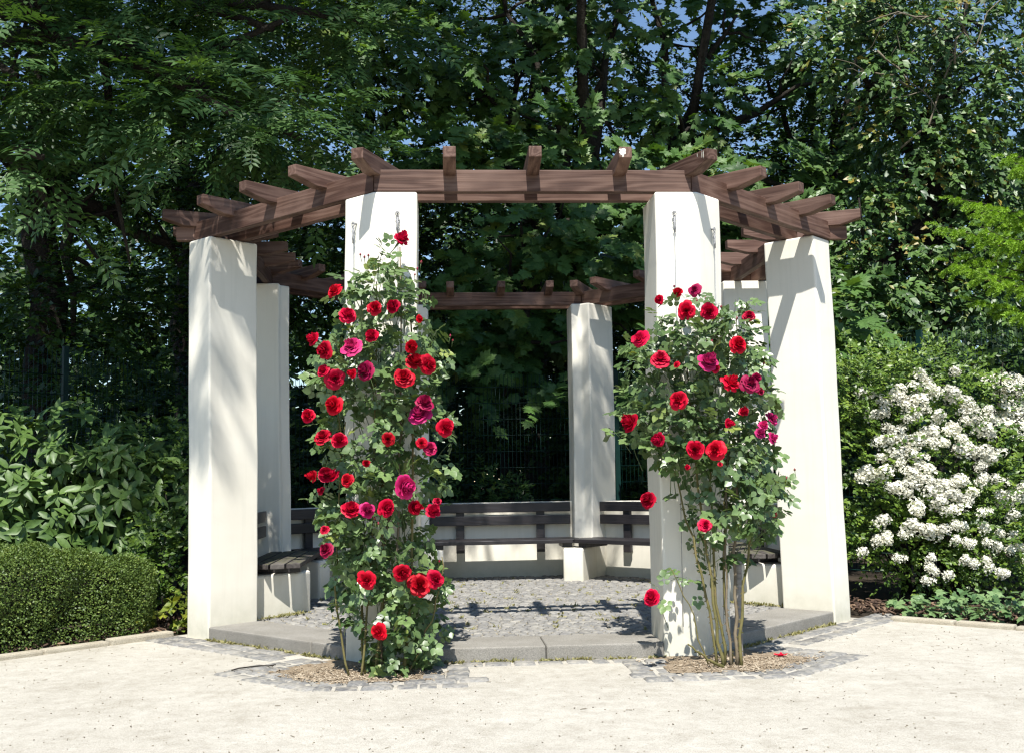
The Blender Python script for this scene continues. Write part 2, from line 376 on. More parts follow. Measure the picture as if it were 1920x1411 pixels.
def cable(a, b, sag=0, n=6, wob=0):
    a = np.array(a, float); b = np.array(b, float); t = np.linspace(0, 1, n)[:, None]
    P = a+(b-a)*t; P[:, 2] += sag*(4*t*(1-t))[:, 0]
    if wob: P[1:-1] += rng.normal(0, wob, (n-2, 3))
    return P

CAM = {'cx': -0.62031, 'cy': -9.43264, 'cz': 1.05834, 'yaw': 0.06571, 'pitch': 0.09151, 'roll': 0.01658, 'f': 2039.91501}
FLB = [(-0.87,-2.66,2.543,0.055,0),(-1.237,-3.008,2.166,0.052,0),(-1.164,-3.065,2.011,0.058,0),(-1.004,-3.081,2.051,0.051,0),(-0.889,-3.068,2.059,0.048,0),(-0.746,-3.049,1.991,0.024,0),(-1.36,-2.972,1.882,0.045,0),(-1.292,-3.025,1.812,0.055,0),(-1.13,-3.106,1.813,0.068,1),(-1.011,-3.086,1.881,0.044,0),(-0.797,-3.081,1.823,0.047,0),(-0.699,-3.01,1.719,0.055,0),(-0.78,-3.045,1.726,0.051,0),(-1.241,-3.006,1.649,0.062,0),(-1.049,-3.082,1.678,0.058,2),(-0.834,-3.125,1.634,0.06,0),(-1.305,-3.016,1.693,0.041,0),(-1.124,-3.111,1.666,0.03,0),(-0.719,-3.064,1.491,0.054,2),(-0.743,-3.028,1.419,0.065,1),(-0.599,-2.919,1.356,0.059,0),(-1.237,-3.048,1.489,0.061,0),(-1.406,-2.903,1.434,0.049,0),(-1.309,-3.016,1.302,0.058,0),(-1.21,-3.083,1.28,0.047,0),(-0.931,-3.075,1.288,0.04,0),(-0.691,-3.028,1.23,0.047,2),(-0.737,-3.062,1.261,0.034,0),(-1.053,-3.105,1.148,0.024,0),(-1.37,-2.909,1.077,0.042,0),(-1.292,-3.001,1.082,0.051,0),(-1.242,-3.005,1.075,0.048,0),(-1.159,-3.11,1.052,0.04,0),(-0.845,-3.122,1.01,0.067,1),(-1.144,-3.086,0.877,0.057,0),(-1.055,-3.088,0.876,0.047,1),(-0.942,-3.142,0.89,0.057,0),(-0.786,-3.077,0.892,0.044,0),(-0.679,-3.039,0.858,0.044,0),(-0.648,-3.009,0.919,0.027,0),(-1.302,-2.996,0.767,0.031,0),(-1.29,-2.999,0.653,0.048,2),(-1.052,-3.113,0.487,0.054,0),(-0.856,-3.088,0.52,0.054,0),(-0.754,-3.027,0.439,0.065,0),(-0.668,-2.98,0.469,0.055,0),(-0.98,-3.135,0.199,0.054,0),(-1.326,-2.942,0.992,0.028,0)]
FRB = [(0.723,-2.916,2.119,0.032,0),(0.823,-3.003,2.146,0.035,0),(0.925,-2.991,2.164,0.043,2),(0.865,-3.005,2.035,0.056,0),(1.005,-3.007,2.027,0.05,0),(1.268,-2.932,2.01,0.043,0),(0.578,-3.016,1.864,0.056,0),(1.159,-3.049,1.816,0.056,0),(0.688,-3.047,1.734,0.059,0),(0.783,-3.066,1.702,0.021,0),(0.95,-3.12,1.701,0.055,1),(1.005,-3.088,1.678,0.035,0),(1.091,-3.078,1.583,0.066,0),(1.219,-3.062,1.583,0.063,2),(1.276,-3.006,1.626,0.032,2),(1.298,-3.007,1.545,0.028,2),(0.779,-3.126,1.488,0.062,0),(1.39,-2.91,1.381,0.047,1),(1.322,-2.955,1.338,0.032,1),(1.293,-2.983,1.292,0.036,1),(1.374,-2.96,1.263,0.043,1),(0.528,-2.933,1.366,0.059,0),(1.072,-3.072,1.352,0.031,0),(0.678,-3.042,1.26,0.045,0),(0.872,-3.082,1.199,0.059,0),(0.991,-3.102,1.191,0.062,0),(1.184,-3.024,1.416,0.028,0),(0.6,-3.032,0.906,0.052,0),(0.904,-3.142,0.758,0.041,0),(0.599,-3.066,0.341,0.052,0),(1.009,-3.12,1.109,0.017,0),(0.814,-3.14,1.096,0.017,0),(1.359,-2.914,0.871,0.018,0),(1.381,-2.91,0.8,0.022,0)]
FLR = [(2.41,-1.06,-0.83),(2.28,-1.22,-0.75),(2.15,-1.33,-0.7),(2.02,-1.32,-0.7),(1.86,-1.4,-0.57),(1.69,-1.43,-0.59),(1.53,-1.38,-0.61),(1.37,-1.4,-0.55),(1.21,-1.35,-0.55),(1.05,-1.38,-0.55),(0.9,-1.4,-0.62),(0.74,-1.35,-0.71),(0.58,-1.3,-0.72),(0.42,-1.27,-0.62),(0.27,-1.23,-0.66),(0.11,-1.07,-0.59),(-0.06,-1.07,-0.72)]
FRR = [(2.24,0.78,1.03),(2.14,0.71,1.37),(2.0,0.7,1.38),(1.84,0.56,1.46),(1.67,0.58,1.45),(1.51,0.52,1.51),(1.35,0.48,1.47),(1.18,0.65,1.43),(1.02,0.79,1.56),(0.86,0.88,1.55),(0.69,0.88,1.41),(0.53,0.87,1.2),(0.41,0.67,1.1),(0.28,0.67,0.8)]
PYC = [(3.63,0.06,1.89),(3.98,0.07,1.92),(3.69,0.04,1.83),(3.56,0.04,1.79),(3.45,0.05,1.77),(3.4,0.04,1.7),(3.72,0.01,1.76),(3.75,-0.0,1.72),(3.88,0.02,1.76),(3.92,0.0,1.71),(3.29,0.06,1.64),(3.45,0.02,1.67),(3.55,-0.0,1.66),(3.48,-0.01,1.61),(3.61,-0.01,1.67),(4.0,-0.0,1.65),(4.04,-0.01,1.61),(4.07,-0.01,1.58),(4.0,-0.03,1.55),(3.75,-0.06,1.52),(3.64,-0.04,1.58),(3.29,0.02,1.55),(3.19,0.06,1.54),(3.17,0.14,1.74),(3.55,-0.05,1.52),(3.46,-0.04,1.5),(4.0,-0.05,1.47),(4.22,0.01,1.56),(4.24,0.0,1.5),(4.16,-0.04,1.4),(4.18,-0.05,1.35),(4.11,-0.03,1.48),(3.29,-0.03,1.42),(3.36,-0.06,1.39),(3.64,-0.11,1.38),(3.79,-0.11,1.38),(3.86,-0.09,1.4),(3.55,-0.11,1.34),(3.43,-0.1,1.33),(3.5,-0.13,1.28),(3.62,-0.14,1.28),(3.75,-0.14,1.28),(3.37,-0.09,1.32),(3.21,-0.04,1.31),(3.27,-0.06,1.32),(3.89,-0.12,1.31),(3.21,-0.1,1.16),(3.31,-0.12,1.19),(3.46,-0.15,1.19),(3.39,-0.13,1.22),(3.88,-0.15,1.21),(3.98,-0.13,1.22),(4.09,-0.11,1.19),(4.19,-0.09,1.19),(4.16,-0.11,1.14),(4.03,-0.17,1.06),(3.5,-0.19,1.09),(3.33,-0.16,1.1),(3.38,-0.19,1.05),(3.2,-0.15,1.03),(3.53,-0.21,1.05),(3.43,-0.21,1.01),(3.49,-0.23,0.97),(3.57,-0.25,0.95),(3.27,-0.22,0.91),(3.37,-0.23,0.92),(3.23,-0.21,0.9),(3.32,-0.25,0.86),(3.53,-0.27,0.88),(3.06,-0.08,1.04),(3.01,-0.08,0.98),(3.1,-0.11,1.02),(4.04,-0.19,0.95),(4.19,-0.15,0.97),(3.85,-0.23,0.95),(3.79,-0.24,0.95),(3.71,-0.26,0.91),(3.68,-0.28,0.85),(3.76,-0.28,0.83),(3.6,-0.3,0.78),(3.84,-0.28,0.78),(3.93,-0.24,0.85),(3.63,-0.33,0.7),(3.72,-0.32,0.72),(4.47,-0.07,0.87),(4.18,-0.19,0.82),(4.25,-0.18,0.77),(4.33,-0.14,0.79),(3.97,-0.28,0.69),(4.3,-0.19,0.65),(3.37,-0.31,0.73),(3.4,-0.32,0.7),(3.38,-0.37,0.56),(3.43,-0.38,0.55),(3.32,-0.35,0.58),(3.57,-0.38,0.54),(3.49,-0.38,0.56),(3.1,-0.27,0.62),(3.05,-0.31,0.48),(3.11,-0.32,0.5),(3.12,-0.35,0.46),(3.03,-0.31,0.45),(3.24,-0.36,0.52),(3.77,-0.36,0.57),(3.69,-0.36,0.58),(3.98,-0.31,0.57),(3.96,-0.33,0.54),(3.77,-0.39,0.45),(3.68,-0.4,0.46),(3.78,-0.4,0.42),(4.13,-0.29,0.5),(4.26,-0.25,0.48),(3.97,-0.35,0.44),(4.08,-0.33,0.39),(4.18,-0.31,0.36),(4.31,-0.25,0.38),(2.91,-0.29,0.37),(3.16,-0.41,0.33),(3.43,-0.46,0.32),(3.39,-0.49,0.24),(3.44,-0.5,0.21),(3.54,-0.51,0.18),(3.35,-0.51,0.15),(3.73,-0.44,0.3),(3.79,-0.44,0.26),(3.94,-0.4,0.28),(3.94,-0.42,0.22),(4.04,-0.4,0.19),(4.08,-0.39,0.17),(4.35,-0.27,0.26)]
ELD = [(4.58,0.38,1.85),(4.7,0.38,1.87),(4.79,0.38,1.82),(4.68,0.38,1.69),(4.71,0.38,1.63),(4.61,0.38,1.5),(4.68,0.38,1.51),(4.76,0.38,1.42)]
# ------------------------------------------------------------------ setting: ground, gravel, paving
def sheet(name, pts, z, mat):
    me = bpy.data.meshes.new(name); me.from_pydata([(x, y, z) for x, y in pts], [], [tuple(range(len(pts)))]); me.materials.append(mat)
    return tag(link(name, me), kind='structure')
sheet('ground', [(-220, -220), (220, -220), (220, 220), (-220, 220)], GZ-.012, MT['soil'])
def gravel():
    # finely divided near the eye so that the surface rolls a little
    out = [(-30, -60), (30, -60), (30, -28.3), (2.79, -1.09), (2.4, -.75), (-2.4, -.75), (-2.63, -.97), (-30, -28.3)]
    bm = bmesh.new(); vs = [bm.verts.new((x, y, GZ)) for x, y in out]; bm.faces.new(vs)
    me = bpy.data.meshes.new('gravel_path'); bm.to_mesh(me); bm.free(); me.materials.append(MT['gravel'])
    tag(link('gravel_path', me), kind='structure')
gravel()
def oct_d(P):   # largest outward distance over the eight sides
    a = np.arange(8)*PI/4
    return np.max(P[:, 0:1]*np.cos(a)+P[:, 1:2]*np.sin(a), axis=1)
SETT_V = np.array([(-.5, -.5, -1), (.5, -.5, -1), (.5, .5, -1), (-.5, .5, -1), (-.5, -.5, -.25), (.5, -.5, -.25), (.5, .5, -.25), (-.5, .5, -.25), (-.40, -.40, 0), (.40, -.40, 0), (.40, .40, 0), (-.40, .40, 0), (0, 0, .07)])
SETT_F = [(0, 1, 5, 4), (1, 2, 6, 5), (2, 3, 7, 6), (3, 0, 4, 7), (4, 5, 9, 8), (5, 6, 10, 9), (6, 7, 11, 10), (7, 4, 8, 11), (8, 9, 12), (9, 10, 12), (10, 11, 12), (11, 8, 12)]
def setts(g, P, ang, sx, sy, z, h=.05, tint=None):
    n = len(P)
    X = np.stack([np.cos(ang), np.sin(ang), np.zeros(n)], 1); Y = np.stack([-np.sin(ang), np.cos(ang), np.zeros(n)], 1)
    Z = nrm(np.stack([rng.normal(0, .022, n), rng.normal(0, .022, n), np.ones(n)], 1))
    pos = np.concatenate([P, (z+rng.normal(0, .0016, n))[:, None]], 1)
    g.inst(SETT_V, SETT_F, pos, X, Y, Z, np.stack([sx, sy, np.full(n, h)], 1), rng.beta(2, 2.6, n) if tint is None else tint)
def paving():
    plan = [(2.46/math.cos(PI/8)*math.cos(PI/8+k*PI/4), 2.46/math.cos(PI/8)*math.sin(PI/8+k*PI/4)) for k in range(8)]
    me = prism_mesh('paving_base', plan, GZ-.06, -.013, MT['joint'], 0)
    tag(link('paving_base', me), kind='structure')
    g = G(); rows = []
    y = -2.07
    while y < 2.42:
        h = .064+rng.uniform(-.008, .008); x = -2.45+rng.uniform(0, .1)
        while x < 2.45:
            w = rng.uniform(.055, .10); rows.append((x+w/2, y+h/2, w, h)); x += w+.011
        y += h+.010
    R = np.array(rows); P = R[:, :2].copy(); P[:, 1] += .05*np.sin(P[:, 0]*3.1+.6)+rng.normal(0, .004, len(P)); P[:, 0] += rng.normal(0, .004, len(P))
    a8 = np.array([-3, -2, -1])*PI/4
    dk = np.max(P[:, 0:1]*np.cos(a8)+P[:, 1:2]*np.sin(a8), axis=1)
    keep = (oct_d(P) < 2.34) & (dk < 2.045)
    P, R = P[keep], R[keep]
    setts(g, P, rng.normal(0, .07, len(P))+.15*np.cos(P[:, 0]*3.1+.6), R[:, 2], R[:, 3], np.zeros(len(P))-.003, .034)
    tag(g.obj('paving', MT['paver']), kind='structure')
paving()
def kerb():
    for k, cuts in ((-3, [(-1, .42), (.424, 1)]), (-2, [(-1, .018), (.022, 1)]), (-1, [(-1, -.30), (-.296, 1)])):
        th = k*PI/4
        n = np.array([math.cos(th), math.sin(th)]); d = np.array([-n[1], n[0]])
        for a, b in cuts:
            def q(r, t): 
                hl = .766; t = max(-hl, min(hl, t if abs(t) < 1 else t*9)); p = n*r+d*t; return (p[0], p[1])
            me = prism_mesh('kerb', [q(2.075, a), q(2.527, a), q(2.527, b), q(2.075, b)], GZ-.12, .003, MT['kerb'], .014, 3)
            tag(link('kerb', me), kind='structure')
kerb()
COLN = ((-112.5, 'FL'), (-67.5, 'FR'))
def strips():
    """rows of setts along the kerb and round the two planting beds"""
    g = G(); P = []; A = []; SX = []; SY = []
    def row(th, r, t0, t1, w=.15, d=.145):
        n = np.array([math.cos(th), math.sin(th)]); e = np.array([-n[1], n[0]]); t = t0
        while t < t1-.05:
            L = w*rng.uniform(.75, 1.25); p = n*r+e*(t+L/2)+rng.normal(0, .004, 2)
            P.append(p); A.append(th+PI/2+rng.normal(0, .03)); SX.append(L-.010); SY.append(d*rng.uniform(.9, 1.0)); t += L
    for k in (-4, -3, -2, -1, 0):
        th = k*PI/4; hl = 2.62*T8
        if k == -2: row(th, 2.615, -.52, .52)
        elif k in (-3, -1):
            s = 1 if k == -1 else -1    # the end away from the bed
            a, b = (-.32, hl+.35) if s > 0 else (-hl-.35, .32)
            row(th, 2.615, a, b); row(th, 2.765, a, b)
    for a, _ in COLN:
        for sgn in (-1, 1):     # sgn: which of the two sides meeting at this corner
            th = math.radians(a+sgn*22.5)
            def tt(t0, t1): return (t0, t1) if sgn < 0 else (-t1, -t0)
            # tangential coordinate along e grows anticlockwise: the corner is at +r*T8 for the clockwise side
            for r in (3.13, 3.265):
                end = .54 if (th+PI/2) ** 2 < .01 else .70
                lo, hi = r*T8-.86, r*T8
                row(th, r, *tt(lo, hi), .15, .13)
            for j, tt0 in enumerate((.505, .655)):     # end rows running out from the kerb
                n = np.array([math.cos(th), math.sin(th)]); e = np.array([-n[1], n[0]])
                r = 2.62
                while r < 3.06:
                    L = .15*rng.uniform(.8, 1.2); t = (3.2*T8-.86+.07+.15*j)*(1 if sgn < 0 else -1)
                    P.append(n*(r+L/2)+e*t+rng.normal(0, .004, 2)); A.append(th+rng.normal(0, .03)); SX.append(L-.01); SY.append(.138); r += L
    P = np.array(P)
    setts(g, P, np.array(A), np.array(SX), np.array(SY), GZ+rng.uniform(.003, .012, len(P)), tint=rng.beta(2.0, 2.4, len(P)))
    tag(g.obj('cobble_strip', MT['sett']), kind='structure')
    for a, nm in COLN:
        V = []
        for sgn, rr in ((-1, (2.4, 3.10)), (1, (3.10, 2.4))):
            th = math.radians(a+sgn*22.5); n = np.array([math.cos(th), math.sin(th)]); e = np.array([-n[1], n[0]])
            for r in rr:
                t = (3.2*T8-.86+.22)*(1 if sgn < 0 else -1); V.append(n*r+e*t)
            if sgn < 0:
                V.append(np.array([math.cos(math.radians(a)), math.sin(math.radians(a))])*3.10/math.cos(PI/8))
        sheet('planting_bed', [tuple(v) for v in V], GZ+.006, MT['bed'])
strips()
def edging():
    for (a, b) in (((-2.66, -1.0), (-9.5, -7.9)), ((2.83, -1.13), (9.5, -7.75))):
        a = np.array(a); b = np.array(b); d = (b-a)/np.linalg.norm(b-a); n = np.array([-d[1], d[0]]); L = np.linalg.norm(b-a); t = 0
        while t < L:
            l = rng.uniform(.42, .55); w = .10; o = rng.normal(0, .006)
            c = [a+d*t+n*(o-w/2), a+d*(t+l-.012)+n*(o-w/2), a+d*(t+l-.012)+n*(o+w/2), a+d*t+n*(o+w/2)]
            tag(link('edging', prism_mesh('edging', [tuple(x) for x in c], GZ-.08, GZ+.03+rng.normal(0, .006), MT['edging'], .014, 2)), kind='structure'); t += l
edging()

# ------------------------------------------------------------------ the pergola
pergola = tag(empty('pergola'), 'octagonal garden pergola with cream plaster columns carrying brown timber beams and rafters', 'pergola')
RC, W, TH = 2.735, .2835, .43
LEAN = {-67.5: ((.004, 0), (.024, 0)), -22.5: ((.008, .0), (-.034, .006)), 22.5: ((0, 0), (.006, 0)), 67.5: ((.008, 0), (.03, 0)), 157.5: ((0, 0), (-.03, 0)), -157.5: ((0, 0), (-.014, 0)), 112.5: ((0, 0), (.016, 0))}
def column(a):
    ar = math.radians(a); bm = bmesh.new()
    def P(sgn, inner):
        th = ar+sgn*PI/8; n = np.array([math.cos(th), math.sin(th)]); e = np.array([-n[1], n[0]])*sgn
        v = RC*np.array([math.cos(ar), math.sin(ar)])+e*W
        return v-n*TH if inner else v
    cr = np.array([math.cos(ar), math.sin(ar)])
    plan = [cr*RC, P(1, 0), P(1, 1), cr*(RC-TH/math.cos(PI/8)), P(-1, 1), P(-1, 0)]
    lo, hi = LEAN.get(a, ((0, 0), (0, 0)))
    zs = [-.2]+list(np.linspace(0, 2.897, 13)); rings = []
    for z in zs:
        f = max(0, z)/2.9; off = np.array(lo)*(1-f)+np.array(hi)*f
        rings.append([bm.verts.new((p[0]+off[0], p[1]+off[1], z)) for p in plan])
    vert = []
    for r0, r1 in zip(rings, rings[1:]):
        for i in range(6): bm.faces.new((r0[i], r0[(i+1) % 6], r1[(i+1) % 6], r1[i]))
    bm.faces.new(rings[-1]); bm.faces.new(rings[0][::-1])
    bmesh.ops.recalc_face_normals(bm, faces=bm.faces); bm.edges.ensure_lookup_table()
    ed = [e for e in bm.edges if len(e.link_faces) == 2 and e.calc_face_angle(0) > .2]
    bmesh.ops.bevel(bm, geom=ed, offset=.016, segments=3, profile=.5, affect='EDGES')
    for v in bm.verts:      # hand-trowelled, never quite straight
        if v.co.z > .02:
            v.co.x += .004*math.sin(v.co.z*2.3+a)+.002*math.sin(v.co.z*7+a*2); v.co.y += .004*math.sin(v.co.z*1.9+a*3)
    me = bpy.data.meshes.new('column'); bm.to_mesh(me); bm.free(); me.materials.append(MT['plaster'])
    for p in me.polygons: p.use_smooth = False
    return link('column', me, pergola)
cols = {}
for k in range(8):
    a = -157.5+45*k; cols[a] = column(a)
tag(cols[157.5], 'plaster column standing in shade')
def wires():
    for a, tops in ((-112.5, (2.66, 2.70)), (-67.5, (2.70, 2.62))):
        ar = math.radians(a)
        for sgn, zt in zip((-1, 1), tops):
            th = ar+sgn*PI/8; n = np.array([math.cos(th), math.sin(th), 0]); e = np.array([-n[1], n[0], 0])*sgn
            lo, hi = LEAN.get(a, ((0, 0), (0, 0)))
            b = RC*np.array([math.cos(ar), math.sin(ar), 0])+e*.16+n*.026
            top = b+np.array([hi[0], hi[1], 0]); g = G()
            g.tube([b+[0, 0, .1], top+[0, 0, zt]], .0024, 5)
            g.tube([top+[0, 0, zt+.05]-n*.03, top+[0, 0, zt+.05]+n*.004], .006, 6)
            th_ = np.linspace(0, 2*PI, 9)
            for q, rr in ((.045, .012), (.02, .009), (-.005, .010), (-.05, .008)):
                g.tube([top+[0, 0, zt+q]+e*rr*math.cos(u)+np.array([0, 0, rr*1.3*math.sin(u)]) for u in th_], .0035, 5)
            g.tube([top+[0, 0, zt-.08], top+[0, 0, zt+.02]], .006, 6)
            g.obj('trellis_wire', MT['metal'], cols[a], True)
wires()
def beam_mesh(ro, ri):
    m = .003
    return prism_mesh('beam', [(-ro*T8+m, -ro), (ro*T8-m, -ro), (ri*T8-m, -ri), (-ri*T8+m, -ri)], 2.9, 3.045, MT['wood'], .005, 2)
bo, bi = beam_mesh(2.512, 2.446), beam_mesh(2.272, 2.212)
rp = [(2.775, 3.122), (2.775, 3.052), (2.59, 3.006), (2.13, 3.006), (1.94, 3.052), (1.94, 3.122)]
rm = extr_mesh('rafter', rp, .082, MT['wood'], .005)
q8 = 1/math.cos(PI/8)
rp2 = [(2.95, 3.124), (2.95, 3.054), (2.79, 3.008), (2.31, 3.008), (2.09, 3.054), (2.09, 3.124)]
rc = extr_mesh('rafter', rp2, .084, MT['wood'], .005)
for k in range(8):
    rz = k*PI/4
    link('beam', bo, pergola, rz=rz); link('beam', bi, pergola, rz=rz)
    link('rafter', rc, pergola, rz=rz+PI/8)
    th = rz
    for t in (-.535, 0, .54):
        e = Vector((-math.sin(th), math.cos(th), 0))*(t+random.uniform(-.012, .012))
        o = link('rafter', rm, pergola, loc=(e.x, e.y, random.uniform(-.004, .004)), rz=th+random.uniform(-.012, .012))
for s in (-1, 1):       # beam tails that run on past the two side corners
    link('beam', box_mesh('beam_tail', min(s*2.50, s*2.64), max(s*2.50, s*2.64), -1.05, -.985, 2.905, 3.012, MT['wood'], .004), pergola)
# bird droppings on the rafter ends
def droppings():
    g = G()
    def dab(p, u, v, n, w, h):
        a = np.linspace(0, 2*PI, 11)[:-1]; rr = rng.uniform(.6, 1.15, 10)
        g.raw([np.array(p)+np.array(n)*.003]+[np.array(p)+np.array(n)*.0022+np.array(u)*w*r*math.cos(t)+np.array(v)*h*r*math.sin(t) for t, r in zip(a, rr)], [(0, 1+i, 1+(i+1) % 10) for i in range(10)], .8)
    for dx, dz, w, h in ((0, .045, .022, .014), (-.008, .03, .012, .02), (.012, .028, .010, .016), (.004, .012, .007, .014)): dab((.54+dx, -2.775, 3.052+dz), (1, 0, 0), (0, 0, 1), (0, -1, 0), w, h)
    th = -3*PI/8; u = np.array([math.cos(th), math.sin(th), 0]); n = np.array([math.sin(th), -math.cos(th), 0])
    for r, z, h in ((2.90, 3.095, .026), (2.915, 3.09, .03), (2.85, 3.105, .016)): dab(u*r+n*.042+np.array([0, 0, z]), u, (0, 0, 1), n, .0035, h)
    return link('bird_dropping', g.mesh('bird_dropping', MT['white']), pergola)
droppings()
# low walls behind the benches
for k in (0, 1, 2, 3, 4):
    th = k*PI/4; hl = .80
    me = box_mesh('low_wall', -hl, hl, -2.49, -2.335, GZ-.1, .785, MT['plaster'], .012)
    link('low_wall', me, pergola, rz=th+PI/2)
# masonry blocks that carry the benches
def block(name, plan): link(name, prism_mesh(name, plan, -.1, .325, MT['plaster'], .028, 3), pergola)
for a in (22.5, 67.5, 112.5, 157.5):
    ar = math.radians(a); u = np.array([math.cos(ar), math.sin(ar)]); e = np.array([-u[1], u[0]])
    block('pedestal', [tuple(u*r+e*t) for r, t in ((1.83, -.105), (2.30, -.13), (2.30, .13), (1.83, .105))])
for s in (-1, 1):
    block('pedestal', [(s*x, y) for x, y in ((2.13, -.86), (1.745, -.475), (1.70, -.30), (1.98, -.30), (2.30, -.62))][::s])

# ------------------------------------------------------------------ benches
def seat_slat(r0, r1, mat):
    m = .006
    def h(r): return min(r*T8-m, .755) if r > 2.06 else r*T8-m
    return prism_mesh('seat_slat', [(-h(r1), -r1), (h(r1), -r1), (h(r0), -r0), (-h(r0), -r0)], .372, .412, mat, .006, 2)
BW = [seat_slat(r, r+.102, MT['bench']) for r in (1.735, 1.852, 1.969, 2.086)]
BG = [seat_slat(r, r+.102, MT['bench_grey']) for r in (1.735, 1.852, 1.969, 2.086)]
BS = [box_mesh('back_slat', -.748, .748, -2.262, -2.228, z, z+.098, MT['bench'], .006) for z in (.548, .682)]
BB = box_mesh('back_support', -.044, .044, -2.300, -2.2635, .255, .755, MT['bench'], .005)
BR_ = [box_mesh('bearer', -.05, .05, -2.17, -1.80, .327, .3705, MT['bench'], .004)]
BK = box_mesh('bracket', -.03, .03, -2.328, -2.3015, .27, .33, MT['metal'], .003)
blabels = {4: 'weathered timber bench at the left end beside the front left column', 3: 'dark bench in the shaded back left bay, mostly behind the left rose',
           2: 'long dark bench spanning the rear bay between the two back columns', 1: 'dark bench in the back right bay, partly behind the right front column',
           0: 'timber bench at the right end, seen behind the rose canes'}
for k in (4, 3, 2, 1, 0):
    b = empty('bench', (0, 0, 0), k*PI/4+PI/2)
    tag(b, blabels[k], 'bench', 'benches round the inside of the pergola')
    for me in (BG if k in (4, 0) else BW): link('seat_slat', me, b)
    for me in BS: link('back_slat', me, b)
    for x in (-.43, .43):
        s = link('back_support', BB, b, (x, 0, 0)); link('bracket', BK, s)
    for s in (-1, 1):
        if (k == 4 and s == 1) or (k == 0 and s == -1): x, rz, off = s*.52, 0, .045
        else: x, rz, off = s*.66, 0, 0
        link('bearer', BR_[0], b, (x, off, 0), rz)
# ------------------------------------------------------------------ climbing roses
def bloom_mesh(seed, mat, openness):
    r = np.random.default_rng(seed); g = G()
    rings = [(7, 1.0, .20, .56), (7, .86, .40, .54), (6, .70, .54, .54), (6, .54, .64, .56), (5, .38, .70, .62), (5, .24, .74, .7), (3, .12, .76, .9)]
    nu, nv = 5, 5
    for k, (n, rad, hgt, hw) in enumerate(rings):
        for i in range(n):
            a0 = 2*PI*(i+.5*(k % 2))/n+r.normal(0, .12); V = []; tt = []
            tilt = r.normal(0, .08); sc_ = r.uniform(.88, 1.1); ph = r.uniform(0, 6.28)
            for v in np.linspace(0, 1, nv):
                for u in np.linspace(-1, 1, nu):
                    wprof = hw*(.35+.75*math.sin(PI*min(1, .15+.62*v))) if rad > .3 else hw*1.3
                    a = a0+u*wprof*(1 if rad > .3 else 1.1)
                    rr = (.06+(rad*sc_-.06)*v**.75)*(1-.10*u*u*v)+.02*math.sin(3*u+ph)*v
                    z = (hgt*openness+tilt)*v**1.3+.08*(1-v)-(.16*v**4 if rad > .5 else -.05*v)+.06*u*u*v*(1 if k else -.4)+.035*math.sin(5*u+ph)*v*v
                    V.append((rr*math.cos(a), rr*math.sin(a), z)); tt.append(min(1, max(0, .30+.75*v-.06*k+r.normal(0, .09))))
            F = [(j*nu+i2, j*nu+i2+1, (j+1)*nu+i2+1, (j+1)*nu+i2) for j in range(nv-1) for i2 in range(nu-1)]
            g.raw(V, F, tt, 0)
    g.tube([(0, 0, .10), (0, 0, -.18), (.12, .05, -.9), (.35, .1, -1.9)], [.16, .17, .05, .05], 6, .4, 1)
    for i in range(5):
        a = 2*PI*i/5; c, s = math.cos(a), math.sin(a)
        g.raw([(0, 0, -.05), (.35*c-.12*s, .35*s+.12*c, -.16), (.85*c, .85*s, -.1), (.35*c+.12*s, .35*s-.12*c, -.16)], [(0, 1, 2, 3)], .5, 1)
    return g.mesh('bloom', [mat, MT['rose_leaf']], True)
BLOOM = {t: [bloom_mesh(30*t+i, m, o) for i, o in enumerate((1.0, 1.35, .75, 1.15, .9, 1.6))] for t, m in ((0, MT['red']), (1, MT['pink']), (2, MT['dark']))}
def bud_mesh():
    g = G(); z = np.linspace(-.5, 1, 7); r = np.array([.12, .42, .5, .48, .38, .2, .03])
    g.tube([(0, 0, q) for q in z], r, 8, .6, 0); g.tube([(0, 0, -.4), (.1, 0, -1.6), (.5, .1, -3.8)], [.2, .14, .14], 5, .5, 1)
    for i in range(5):
        a = 2*PI*i/5; c, s = math.cos(a), math.sin(a)
        g.raw([(.1*c, .1*s, -.5), (.5*c-.2*s, .5*s+.2*c, -.1), (.55*c, .55*s, .7), (.5*c+.2*s, .5*s-.2*c, -.1)], [(0, 1, 2, 3)], .5, 1)
    return g.mesh('bud', [MT['dark'], MT['rose_leaf']], True)
BUD = bud_mesh()
def orient(o, d, spin):
    o.rotation_euler = (Vector(d).to_track_quat('Z', 'Y') @ Matrix.Rotation(spin, 3, 'Z').to_quaternion()).to_euler()
